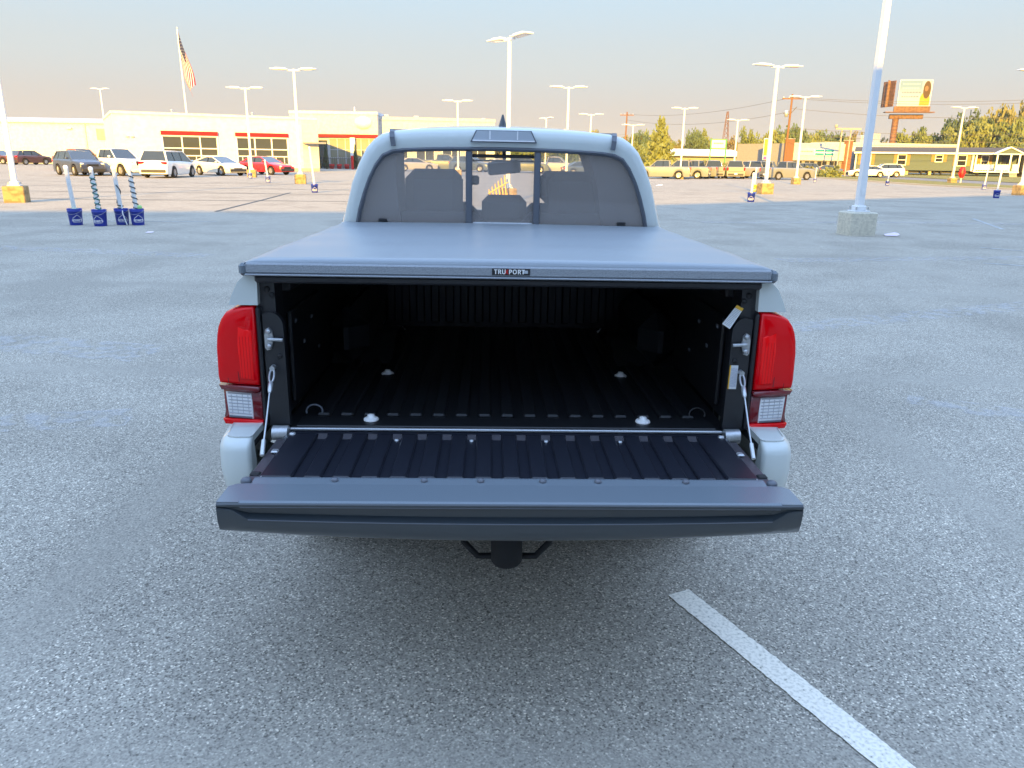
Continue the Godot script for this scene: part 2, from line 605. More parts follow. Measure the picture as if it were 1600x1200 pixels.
# one strip over the cab from the left belt line, over the roof, to the right belt line
func over(f: Callable) -> PackedVector3Array:
	var row := PackedVector3Array()
	for k in 12:
		var p: Vector3 = f.call(k)
		row.append(Vector3(-p.x, p.y, p.z))
	for k in range(10, -1, -1):
		row.append(f.call(k))
	return row


func pickup() -> void:
	var t := thing("pickup_truck", "pale grey pickup with its tailgate open under a black bed cover", "pickup truck", Vector3(-0.015, 0, -2.26))
	t.rotation = Vector3(0, deg_to_rad(1.8), deg_to_rad(-0.35))
	pickup_body(t)
	pickup_cab(t)
	pickup_bed(t)
	pickup_cover(t)
	pickup_tailgate(t)
	for s in [-1, 1]:
		pickup_lamp(t, s)
		pickup_corner(t, s)


func pickup_body(t: Node3D) -> void:
	for s in [-1, 1]:
		var m := body_side(s, 0.0, -1.585, 1.178, 1.268)
		var low := body_side(s, -0.165, -1.585, 0.60, 1.178)
		m.st.append_from(low.mesh(), 0, Transform3D())
		var cap := [Vector2(s * 0.742, 1.262), Vector2(s * 0.775, 1.268), Vector2(s * 0.800, 1.245), Vector2(s * 0.820, 1.205), Vector2(s * 0.830, 1.178), Vector2(s * 0.745, 1.178)]
		m.prism(cap, -0.05, 0.004)
		obj("bed_side", m, M.paint, t)
		obj("rear_quarter_panel", body_side(s, -1.60, -1.90, 0.50, 1.285), M.paint, t)
		for d in [[-1.905, -2.555], [-2.561, -3.43]]:
			var door := obj("door", body_side(s, d[0], d[1], 0.52, 1.285), M.paint, t)
			obj("door_handle", MB.new().box(Vector3(s * 0.868, 1.13, d[0] - 0.12), Vector3(0.03, 0.03, 0.16), 0.012), M.paint, door)
		obj("front_wing", body_side(s, -3.436, -5.10, 0.50, 1.20, 0.075), M.paint, t)
		for c in [-1.07, -4.305]:
			var arc := []
			for k in 21:
				var a := PI * (k / 20.0) * 0.98 + 0.03
				arc.append(Vector3(s * 0.866, 0.40 + 0.487 * sin(a), c + 0.487 * cos(a)))
			obj("wheel_arch_trim", MB.new().tube(arc, 0.025, 6), M.black, t)
			wheel("wheel", t, Vector3(s * 0.78, 0.385, c), 0.385, 0.25)
			obj("wheel_housing", arch_band(Vector3(s * 0.66, 0.40, c), 0.48, 0.2), M.black, t)
		obj("sill", MB.new().bb(Vector3(s * 0.80, 0.42, -1.65), Vector3(s * 0.84, 0.53, -3.80), 0.015), M.black, t)
		var mir := obj("door_mirror", MB.new().box(Vector3(s * 0.97, 1.12, -3.12), Vector3(0.20, 0.15, 0.12), 0.05), M.paint, t)
		obj("mirror_glass", MB.new().box(Vector3(s * 0.975, 1.12, -3.058), Vector3(0.16, 0.12, 0.006)), M.pane_dark, mir)
		obj("headlight", MB.new().box(Vector3(s * 0.66, 0.95, -5.08), Vector3(0.26, 0.13, 0.10), 0.03), M.headlamp, t)
	# bonnet and nose
	var rows := []
	for i in 11:
		var z := lerpf(-3.436, -5.10, i / 10.0)
		var y := 1.20 - 0.075 * (-3.436 - z)
		var w := side_x(y) - 0.05 * smoothstep(-4.5, -5.12, z)
		var row := PackedVector3Array()
		for j in 13:
			var u := lerpf(-1, 1, j / 12.0)
			row.append(Vector3(u * w, y + 0.045 * (1.0 - u * u), z))
		rows.append(row)
	obj("bonnet", MB.new().grid(rows), M.paint, t)
	obj("grille", MB.new().bb(Vector3(-0.52, 0.74, -5.13), Vector3(0.52, 1.06, -5.06), 0.03), M.black, t)
	obj("front_bumper", MB.new().bb(Vector3(-0.84, 0.46, -5.20), Vector3(0.84, 0.74, -5.00), 0.06), M.paint, t)
	# underside
	for s in [-1, 1]:
		obj("chassis_rail", MB.new().bb(Vector3(s * 0.40, 0.46, 0.05), Vector3(s * 0.50, 0.58, -4.9), 0.01), M.black, t)
	for z in [-1.07, -4.305]:
		obj("axle", MB.new().tube([Vector3(-0.7, 0.385, z), Vector3(0.7, 0.385, z)], 0.05, 10), M.black, t)
	obj("floor_pan", MB.new().bb(Vector3(-0.78, 0.50, -1.62), Vector3(0.78, 0.56, -4.95)), M.black, t)
	wheel("spare_wheel", t, Vector3(0, 0, 0), 0.36, 0.24).transform = Transform3D(Basis(Vector3.BACK, PI / 2), Vector3(0, 0.52, -0.62))
	obj("exhaust_pipe", MB.new().tube([Vector3(0.62, 0.50, -0.12), Vector3(0.60, 0.47, -0.5), Vector3(0.56, 0.50, -1.6)], 0.028, 10), M.steel, t)
	# towing hitch
	var rec := obj("tow_hitch", MB.new().lathe([Vector2(0.0, 0.42), Vector2(0.040, 0.425), Vector2(0.046, 0.435), Vector2(0.046, 0.56), Vector2(0.0, 0.57)], 20, at(Vector3(-0.005, 0.042, 0.24))), M.hitch, t)
	obj("cross_tube", MB.new().bb(Vector3(-0.42, 0.53, 0.05), Vector3(0.42, 0.60, 0.13), 0.01), M.hitch, rec)
	obj("receiver_tube", MB.new().bb(Vector3(-0.04, 0.475, 0.03), Vector3(0.03, 0.545, 0.25), 0.006), M.hitch, rec)
	for s in [-1, 1]:
		obj("chain_loop", MB.new().tube([Vector3(s * 0.035 - 0.005, 0.485, 0.235), Vector3(s * 0.085 - 0.005, 0.485, 0.235), Vector3(s * 0.125 - 0.005, 0.53, 0.235), Vector3(s * 0.135 - 0.005, 0.565, 0.22)], 0.010, 8), M.hitch, rec)


func pickup_cab(t: Node3D) -> void:
	var shell := MB.new()
	var trim_at := func(k: int) -> Vector3:
		var w := glass_edge(k)
		var d := (outline(k) - w).normalized()
		return Vector3(w.x + d.x * 0.020, w.y + d.y * 0.020, -1.612)
	var mid := func(q: float, z: float) -> Callable:
		return func(k: int) -> Vector3:
			var a: Vector3 = trim_at.call(k)
			var o := outline(k)
			return Vector3(lerpf(a.x, o.x, q), lerpf(a.y, o.y, q), z)
	var rows := [over(mid.call(0.0, -1.616)), over(mid.call(0.35, -1.612)), over(mid.call(0.70, -1.618)), over(mid.call(0.88, -1.632)), over(mid.call(0.97, -1.655)), over(mid.call(1.0, -1.70)), over(mid.call(1.0, -1.80))]
	shell.grid(rows)
	# roof
	rows = []
	for i in 9:
		var z := lerpf(-1.80, -2.80, i / 8.0)
		var rise := 0.035 * sin(PI * i / 8.0) - 0.02 * (i / 8.0)
		var row := PackedVector3Array()
		for k in range(4, 12):
			var o := outline(k)
			row.append(Vector3(-o.x, o.y + rise * smoothstep(4.0, 9.0, k), z))
		for k in range(10, 3, -1):
			var o := outline(k)
			row.append(Vector3(o.x, o.y + rise * smoothstep(4.0, 9.0, k), z))
		rows.append(row)
	shell.grid(rows)
	for s in [-1, 1]:
		for z in [[-1.80, -1.93]]:
			var strip := []
			for q in z:
				var row := PackedVector3Array()
				for k in 5:
					row.append(Vector3(s * outline(k).x, outline(k).y, q))
				strip.append(row)
			shell.grid(strip, 1, s > 0)
		shell.tube([Vector3(s * 0.655, 1.655, -2.72), Vector3(s * 0.70, 1.55, -2.95), Vector3(s * 0.755, 1.38, -3.25), Vector3(s * 0.79, 1.21, -3.52)], [0.03, 0.032, 0.034, 0.04], 8)
		shell.bb(Vector3(s * 0.765, 1.262, -1.62), Vector3(s * 0.80, 1.288, -3.44), 0.008)
	var cab := obj("cab", shell, M.paint, t)
	for s in [-1, 1]:
		# side windows and the post between them
		var lower := []
		for k in 6:
			var q := k / 5.0
			var y := lerpf(1.285, 1.645, q)
			var x := 0.0
			for j in 4:
				if y <= outline(j + 1).y + 1e-4:
					x = lerpf(outline(j).x, outline(j + 1).x, clampf((y - outline(j).y) / (outline(j + 1).y - outline(j).y), 0, 1))
					break
			lower.append(Vector2(s * (x - 0.008), y))
		for z in [[-1.93, -2.53, 0.0], [-2.60, -3.42, 0.68]]:
			var rr := [PackedVector3Array(), PackedVector3Array()]
			for k in 6:
				rr[0].append(Vector3(lower[k].x, lower[k].y, z[0]))
				rr[1].append(Vector3(lower[k].x, lower[k].y, z[1] + z[2] * k / 5.0))
			obj("side_window", MB.new().grid(rr, 1, s > 0), M.tinted, t)
		var post := MB.new()
		for k in 5:
			post.box(Vector3((lower[k].x + lower[k + 1].x) / 2, (lower[k].y + lower[k + 1].y) / 2, -2.565), Vector3(0.03, 0.08, 0.075), 0.0, Basis(Vector3.BACK, s * 0.33))
		obj("door_post", post, M.black, t)
		var ditch := MB.new()
		var line := [Vector3(s * 0.527, 1.655, -1.598), Vector3(s * 0.532, 1.69, -1.602), Vector3(s * 0.536, 1.712, -1.622), Vector3(s * 0.540, 1.725, -1.66), Vector3(s * 0.540, 1.729, -1.80), Vector3(s * 0.535, 1.745, -2.3), Vector3(s * 0.53, 1.72, -2.78)]
		for k in line.size() - 1:
			var a: Vector3 = line[k]
			var b: Vector3 = line[k + 1]
			ditch.box((a + b) * 0.5, Vector3(0.022, 0.012, a.distance_to(b) + 0.006), 0.0, Basis.looking_at(b - a, Vector3.UP if absf((b - a).normalized().y) < 0.9 else Vector3.BACK))
		obj("roof_seam", ditch, M.trim, cab)
	# rear window: dark surround, two fixed panes, a sliding pane between two bars
	var rim := MB.new()
	var edge := func(k: int) -> Vector3:
		var w := glass_edge(k)
		return Vector3(w.x, w.y, -1.622)
	var lip := func(k: int) -> Vector3:
		var a: Vector3 = trim_at.call(k)
		var w := glass_edge(k)
		return Vector3(lerpf(w.x, a.x, 0.5), lerpf(w.y, a.y, 0.5), -1.600)
	var outer := func(k: int) -> Vector3:
		var a: Vector3 = trim_at.call(k)
		return Vector3(a.x, a.y, -1.617)
	rim.grid([over(edge), over(lip), over(outer)], 1)
	var win := obj("rear_window", rim, M.trim, t)
	for s in [-1, 1]:
		var poly := []
		for k in 10:
			var w := glass_edge(k)
			if w.x > 0.19:
				poly.append(Vector2(s * w.x, w.y))
		poly.append(Vector2(s * 0.18, 1.634))
		poly.append(Vector2(s * 0.18, 1.278))
		obj("pane", MB.new().sheet(poly, -1.624), M.glass, win)
		obj("window_bar", MB.new().bb(Vector3(s * 0.166 - 0.016, 1.276, -1.632), Vector3(s * 0.166 + 0.016, 1.636, -1.606), 0.005), M.trim, win)
		obj("glass_clip", MB.new().box(Vector3(s * 0.59, 1.300, -1.612), Vector3(0.040, 0.022, 0.018), 0.004), M.black, win)
	obj("sliding_pane", MB.new().sheet([Vector2(-0.150, 1.290), Vector2(0.150, 1.290), Vector2(0.150, 1.612), Vector2(-0.150, 1.612)], -1.639), M.glass, win)
	obj("sliding_frame", MB.new().bb(Vector3(-0.150, 1.606, -1.645), Vector3(0.150, 1.622, -1.628), 0.003).bb(Vector3(-0.150, 1.588, -1.665), Vector3(0.150, 1.596, -1.645)), M.black, win)
	obj("sliding_rail", MB.new().bb(Vector3(-0.148, 1.284, -1.650), Vector3(0.148, 1.298, -1.612), 0.004), M.zinc, win)
	obj("window_seal", MB.new().bb(Vector3(-0.72, 1.262, -1.640), Vector3(0.72, 1.281, -1.606), 0.004), M.black, win)
	# high brake light
	var bl := obj("high_brake_light", MB.new().prism([Vector2(-0.160, 1.677), Vector2(0.160, 1.677), Vector2(0.133, 1.732), Vector2(-0.133, 1.732)], -1.68, -1.602), M.trim, t)
	obj("lens", MB.new().prism([Vector2(-0.152, 1.681), Vector2(0.152, 1.681), Vector2(0.128, 1.729), Vector2(-0.128, 1.729)], -1.604, -1.597), M.lens_grey, bl)
	for x in [-0.066, 0.066]:
		obj("divider", MB.new().bb(Vector3(x - 0.003, 1.690, -1.60), Vector3(x + 0.003, 1.729, -1.594)), M.lens_clear, bl)
	obj("lens_band", MB.new().bb(Vector3(-0.148, 1.681, -1.60), Vector3(0.148, 1.687, -1.593)), M.lens_clear, bl)
	var fin := MB.new()
	var fr := []
	for i in 7:
		var q := i / 6.0
		var row := PackedVector3Array()
		for k in 9:
			var a := TAU * (k % 8) / 8.0
			row.append(Vector3(cos(a) * 0.030 * (1.0 - q * 0.86), 1.742 + 0.080 * q, -1.98 - 0.075 * (1 - q) + sin(a) * 0.085 * (1.0 - q * 0.85)))
		fr.append(row)
	fin.grid(fr, 1, true)
	obj("roof_antenna", fin, M.trim, t)
	# windscreen and cabin
	rows = []
	for i in 5:
		var q := i / 4.0
		var row := PackedVector3Array()
		for j in 9:
			var u := lerpf(-1, 1, j / 8.0)
			row.append(Vector3(u * lerpf(0.64, 0.77, q), lerpf(1.715, 1.19, q) - 0.03 * u * u * (1 - q), lerpf(-2.80, -3.53, q) + 0.10 * u * u))
		rows.append(row)
	obj("windscreen", MB.new().grid(rows), M.windshield, t)
	obj("headliner", MB.new().bb(Vector3(-0.61, 1.670, -1.66), Vector3(0.61, 1.690, -2.74), 0.005), M.headliner, t)
	obj("cab_rear_wall", MB.new().bb(Vector3(-0.78, 0.55, -1.605), Vector3(0.78, 1.262, -1.66)), M.cabin, t)
	var dash := obj("dashboard", MB.new().bb(Vector3(-0.76, 0.75, -3.05), Vector3(0.76, 1.17, -3.52), 0.06), M.cabin, t)
	obj("display", MB.new().box(Vector3(-0.06, 1.20, -3.06), Vector3(0.22, 0.13, 0.02), 0.006), M.black, dash)
	var wheel_pts := []
	for k in 25:
		var a := TAU * k / 24.0
		wheel_pts.append(Vector3(-0.37 + 0.19 * cos(a), 1.10 + 0.17 * sin(a), -2.93 - 0.08 * sin(a)))
	obj("steering_wheel", MB.new().tube(wheel_pts, 0.016, 8, false), M.black, t)
	for s in [-1, 1]:
		obj("door_trim", MB.new().bb(Vector3(s * 0.70, 0.56, -1.70), Vector3(s * 0.775, 1.262, -3.40), 0.02), M.cabin, t)
		# rear seat with its tall head restraint, then the front seat
		obj("seat_back", MB.new().box(Vector3(s * 0.38, 0.98, -1.80), Vector3(0.60, 0.72, 0.16), 0.06, Basis(Vector3.RIGHT, 0.12)), M.cabin, t)
		obj("head_restraint", MB.new().box(Vector3(s * 0.375 + 0.02, 1.375, -1.90), Vector3(0.30, 0.34, 0.12), 0.05), M.cabin, t)
		obj("front_seat", MB.new().box(Vector3(s * 0.37, 1.02, -2.62), Vector3(0.50, 0.66, 0.16), 0.07, Basis(Vector3.RIGHT, 0.2)).box(Vector3(s * 0.37, 1.44, -2.56), Vector3(0.27, 0.19, 0.10), 0.04), M.cabin, t)
		obj("seat_belt", MB.new().box(Vector3(s * 0.615, 1.40, -1.86), Vector3(0.045, 0.42, 0.004), 0.0, Basis(Vector3.BACK, s * 0.22)), M.headliner, t)
	for s in [-1, 1]:
		for z in [[-1.665, -2.06], [-2.44, -2.70]]:
			var deep: bool = z[0] > -2.0
			var rr := []
			for q in z:
				var row := PackedVector3Array()
				for k in 5:
					row.append(Vector3(s * (outline(k).x - (lerpf(0.295, 0.14 if s < 0 else 0.25, k / 4.0) if deep else 0.07)), outline(k).y - 0.01, q))
				rr.append(row)
			var edge_ := []
			for k in 5:
				edge_.append(Vector2(s * (outline(k).x - (lerpf(0.295, 0.14 if s < 0 else 0.25, k / 4.0) if deep else 0.07)), outline(k).y - 0.01))
			for k in range(4, -1, -1):
				edge_.append(Vector2(s * (outline(k).x - 0.012), outline(k).y - 0.01))
			obj("pillar_trim", MB.new().grid(rr, 1, s < 0).prism(edge_, z[0] - 0.012, z[0]), M.cabin, t)
	obj("centre_head_restraint", MB.new().box(Vector3(0.012, 1.345, -1.90), Vector3(0.235, 0.15, 0.10), 0.035), M.cabin, t)
	var mirror := obj("rear_view_mirror", MB.new().box(Vector3(0.03, 1.545, -2.98), Vector3(0.22, 0.085, 0.03), 0.012, Basis(Vector3.BACK, 0.10) * Basis(Vector3.UP, 0.2)), M.black, t)
	obj("mirror_stem", MB.new().tube([Vector3(0.03, 1.60, -3.0), Vector3(0.02, 1.70, -2.86)], 0.012, 6), M.black, mirror)
	obj("phone_holder", MB.new().box(Vector3(-0.165, 1.475, -2.50), Vector3(0.075, 0.055, 0.02), 0.01), M.black, t)


func pickup_bed(t: Node3D) -> void:
	var floor_ := obj("bed_floor", MB.new().bb(Vector3(-0.70, 0.750, -1.535), Vector3(0.70, 0.790, -0.004)), M.liner, t)
	# raised ridges of the liner, running forwards
	for k in 17:
		var x := -0.5975 + 0.0747 * k
		var w := 0.044
		obj("floor_ridge", MB.new().box(Vector3(x, 0.793, -0.80), Vector3(w, 0.018, 1.36), 0.006), M.liner, floor_)
	obj("sill_strip", MB.new().bb(Vector3(-0.675, 0.786, -0.008), Vector3(0.675, 0.7945, 0.004), 0.002), M.zinc, floor_)
	obj("front_strip", MB.new().bb(Vector3(-0.66, 0.788, -0.105), Vector3(0.66, 0.798, -0.012), 0.003), M.liner, floor_)
	for p in [[0.436, -0.072], [0.452, -0.610], [0.487, -1.395]]:
		for s in [-1, 1]:
			var c := obj("tie_down_cap", MB.new().lathe([Vector2(0.024, 0.798), Vector2(0.024, 0.802), Vector2(0.019, 0.806), Vector2(0.012, 0.807), Vector2(0.011, 0.815), Vector2(0.0, 0.817)], 18, at(Vector3(s * p[0], 0, p[1]))), M.white_plastic, floor_)
			c.set_meta("label", "round white tie-down cap on the black bed floor")
	for s in [-1, 1]:
		var ring := []
		for k in 15:
			var a := PI * 1.25 * k / 14.0 - 0.4
			ring.append(Vector3(s * 0.628 + 0.026 * cos(a), 0.806 + 0.020 * sin(a), -0.13 - 0.006 * sin(a)))
		obj("tie_down_ring", MB.new().tube(ring, 0.0035, 6), M.trim if s < 0 else M.black, floor_)
	# walls
	var fw := obj("bed_front_wall", MB.new().bb(Vector3(-0.735, 0.75, -1.56), Vector3(0.735, 1.262, -1.535)), M.liner, t)
	for k in 16:
		var x := -0.5475 + 0.0725 * k
		obj("wall_rib", MB.new().box(Vector3(x, 1.03, -1.530), Vector3(0.044, 0.44, 0.022), 0.007), M.liner, fw)
	for s in [-1, 1]:
		var w := obj("bed_side_wall", MB.new().bb(Vector3(s * 0.705, 0.79, -1.535), Vector3(s * 0.735, 1.262, -0.055), 0.01), M.liner, t)
		obj("wheel_well", MB.new().bb(Vector3(s * 0.55, 0.79, -1.40), Vector3(s * 0.71, 1.02, -0.74), 0.07), M.liner, w)
		obj("deck_rail", MB.new().bb(Vector3(s * 0.675, 1.20, -1.50), Vector3(s * 0.705, 1.245, -0.10), 0.006), M.black, w)
		obj("wall_step", MB.new().box(Vector3(s * 0.698, 0.98, -0.36), Vector3(0.016, 0.30, 0.42), 0.006), M.liner, w)
		for q in [[1.09, -0.20], [1.06, -0.42], [1.0, -0.30], [0.93, -0.52]]:
			obj("wall_screw", MB.new().box(Vector3(s * 0.688, q[0], q[1]), Vector3(0.006, 0.014, 0.02), 0.003), M.trim, w)
		# rear posts: deep dark flange, raised plate with a rounded inner corner
		var post := obj("bed_post", MB.new().prism([Vector2(s * 0.757, 0.79), Vector2(s * 0.757, 1.175), Vector2(s * 0.746, 1.19), Vector2(s * 0.744, 1.262), Vector2(s * 0.700, 1.262), Vector2(s * 0.700, 0.79)], -0.11, -0.022), M.pillar, t)
		var plate := [Vector2(s * 0.738, 0.80), Vector2(s * 0.738, 1.150)]
		for k in 7:
			var a := PI / 2 * k / 6.0
			plate.append(Vector2(s * (0.716 - 0.038 * sin(a)), 1.110 + 0.045 * cos(a)))
		plate.append(Vector2(s * 0.676, 0.80))
		obj("post_plate", MB.new().prism(plate, -0.030, -0.008), M.pillar, post)
		obj("lamp_flange", MB.new().bb(Vector3(s * 0.742, 0.80, -0.03), Vector3(s * 0.7545, 1.17, 0.004), 0.004), M.pillar, post)
		for q in [[0.722, 1.222, 0.009], [0.708, 1.205, 0.008], [0.694, 1.022, 0.008]]:
			obj("plug", MB.new().lathe([Vector2(q[2], 0), Vector2(q[2], 0.004), Vector2(q[2] * 0.6, 0.006), Vector2(0, 0.006)], 12, Transform3D(Basis(Vector3.RIGHT, PI / 2), Vector3(s * q[0], q[1], -0.022 if q[1] > 1.15 else -0.008))), M.rubber, post)
		# latch striker: a plate with two bolts and a pin that points inwards
		var st := obj("latch_striker", MB.new().prism([Vector2(s * 0.7335, 1.048), Vector2(s * 0.728, 1.040), Vector2(s * 0.716, 1.044), Vector2(s * 0.711, 1.062), Vector2(s * 0.708, 1.078), Vector2(s * 0.711, 1.100), Vector2(s * 0.720, 1.110), Vector2(s * 0.730, 1.104), Vector2(s * 0.7335, 1.085)], -0.010, 0.000), M.steel, t)
		for y in [1.054, 1.099]:
			obj("bolt", MB.new().lathe([Vector2(0.0085, 0), Vector2(0.0085, 0.006), Vector2(0.005, 0.010), Vector2(0, 0.010)], 10, Transform3D(Basis(Vector3.RIGHT, PI / 2), Vector3(s * 0.720, y, 0.0))), M.steel, st)
		obj("pin", MB.new().tube([Vector3(s * 0.722, 1.076, 0.006), Vector3(s * 0.678, 1.074, 0.006)], 0.0055, 10), M.steel, st)
		# support cable: eyelet over a peg, ferrule, wire down to the tailgate
		var top := Vector3(s * 0.714, 0.985, 0.006)
		var low := Vector3(s * 0.692, 0.800, 0.245)
		var dir := (low - top).normalized()
		var eye := []
		for k in 17:
			var a := TAU * k / 16.0
			eye.append(top + Vector3(s * 0.007 * sin(a), 0, 0) + dir * (0.026 - 0.026 * cos(a)))
		var wire := obj("tailgate_cable", MB.new().tube([top + dir * 0.075, top.lerp(low, 0.6) + Vector3(0, -0.004, 0), low], 0.0028, 8), M.steel, t)
		obj("eyelet", MB.new().tube(eye, 0.0034, 6, false), M.steel, wire)
		obj("ferrule", MB.new().tube([top + dir * 0.048, top + dir * 0.056, top + dir * 0.082, top + dir * 0.090], [0.0045, 0.0075, 0.007, 0.004], 8), M.zinc, wire)
		obj("peg", MB.new().tube([top + Vector3(0, 0.002, -0.02), top + Vector3(0, 0.002, 0.008)], 0.008, 10), M.steel, wire)
		obj("lower_sleeve", MB.new().tube([low - dir * 0.05, low], 0.0065, 8), M.zinc, wire)
		obj("tailgate_pivot", MB.new().tube([Vector3(s * 0.675, 0.785, 0.020), Vector3(s * 0.722, 0.785, 0.020)], 0.023, 14), M.zinc if s < 0 else M.steel, t)
	# two white stickers on the right post
	var paper := mat(0.75, 0.76, 0.76, 0.5)
	paper.albedo_texture = print_tex(64, 128, Color(0.93, 0.93, 0.92), Color(0.62, 0.64, 0.68), 13, 5, Color(0.95, 0.72, 0.08))
	var s1 := MB.new()
	var a1 := Vector3(0.690, 1.192, -0.028)
	var b1 := Vector3(0.7085, 1.183, -0.019)
	var c1 := Vector3(0.668, 1.122, -0.006)
	var d1 := Vector3(0.648, 1.134, -0.022)
	s1.quad(d1, c1, b1, a1)
	var upper := obj("warning_sticker", s1, paper, t)
	upper.set_meta("label", "tilted white sticker with a yellow edge, the upper of two")
	var side := mat(0.75, 0.76, 0.76, 0.5)
	side.albedo_texture = print_tex(64, 128, Color(0.93, 0.93, 0.93), Color(0.55, 0.60, 0.72), 10, 8, Color(0.97, 0.73, 0.05))
	var s2 := MB.new()
	s2.quad(Vector3(0.706, 0.932, -0.005), Vector3(0.706, 1.008, -0.005), Vector3(0.680, 1.008, -0.005), Vector3(0.679, 0.932, -0.005))
	var lower := obj("warning_sticker", s2, side, t)
	lower.set_meta("label", "upright white sticker with a yellow edge, the lower of two")


func pickup_cover(t: Node3D) -> void:
	var sec := [[0.776, 1.268], [0.782, 1.286], [0.780, 1.300], [0.770, 1.308], [0.740, 1.3125], [0.60, 1.3145], [0.40, 1.316], [0.2, 1.317], [0.0, 1.3175]]
	var rows := []
	for i in 19:
		var z := lerpf(0.018, -1.60, i / 18.0)
		var sag := -0.0035 * (0.5 - 0.5 * cos(TAU * 4.0 * i / 18.0)) - 0.022 * smoothstep(0.0, 1.0, i / 18.0)
		var row := PackedVector3Array()
		for k in sec.size():
			row.append(Vector3(-sec[k][0], sec[k][1] + (sag if k > 3 else sag * 0.6) - (0.002 if i == 0 else 0.0), z))
		for k in range(sec.size() - 2, -1, -1):
			row.append(Vector3(sec[k][0], sec[k][1] + (sag if k > 3 else sag * 0.6) - (0.002 if i == 0 else 0.0), z))
		rows.append(row)
	var hem := PackedVector3Array()
	for p in rows[0]:
		hem.append(Vector3(p.x, minf(p.y, 1.3050), 0.0205))
	rows.push_front(hem)
	var cover := obj("bed_cover", MB.new().grid(rows), M.vinyl, t)
	var bar := []
	for i in 2:
		bar.append(i)
	obj("end_rail", MB.new().bb(Vector3(-0.765, 1.276, 0.006), Vector3(0.765, 1.3055, 0.034), 0.004), M.rail, cover)
	obj("rail_lip", MB.new().bb(Vector3(-0.766, 1.270, 0.010), Vector3(0.766, 1.2755, 0.040), 0.002), M.rail, cover)
	for s in [-1, 1]:
		obj("end_cap", MB.new().box(Vector3(s * 0.773, 1.287, 0.012), Vector3(0.022, 0.036, 0.05), 0.008), M.cap, cover)
		obj("side_rail", MB.new().bb(Vector3(s * 0.705, 1.240, -1.55), Vector3(s * 0.765, 1.266, -0.012), 0.006), M.seal, cover)
	obj("end_seal", MB.new().bb(Vector3(-0.745, 1.246, -0.020), Vector3(0.745, 1.2690, 0.020), 0.006), M.seal, cover)
	var logo := obj("label_plate", MB.new().bb(Vector3(-0.056, 1.282, 0.033), Vector3(0.054, 1.3005, 0.0362)), M.rubber, cover)
	for w in [["TRU", -0.0505, M.white], ["X", -0.0195, M.red], ["PORT", -0.0085, M.white]]:
		var tm := text_mesh(w[0], 0.0135, 0.0012)
		tm.horizontal_alignment = HORIZONTAL_ALIGNMENT_LEFT
		place("lettering", tm, w[2], logo, at(Vector3(w[1], 1.2912, 0.0368)))
	obj("trade_mark", MB.new().bb(Vector3(0.034, 1.287, 0.0362), Vector3(0.048, 1.296, 0.0368)), M.lens_grey, logo)


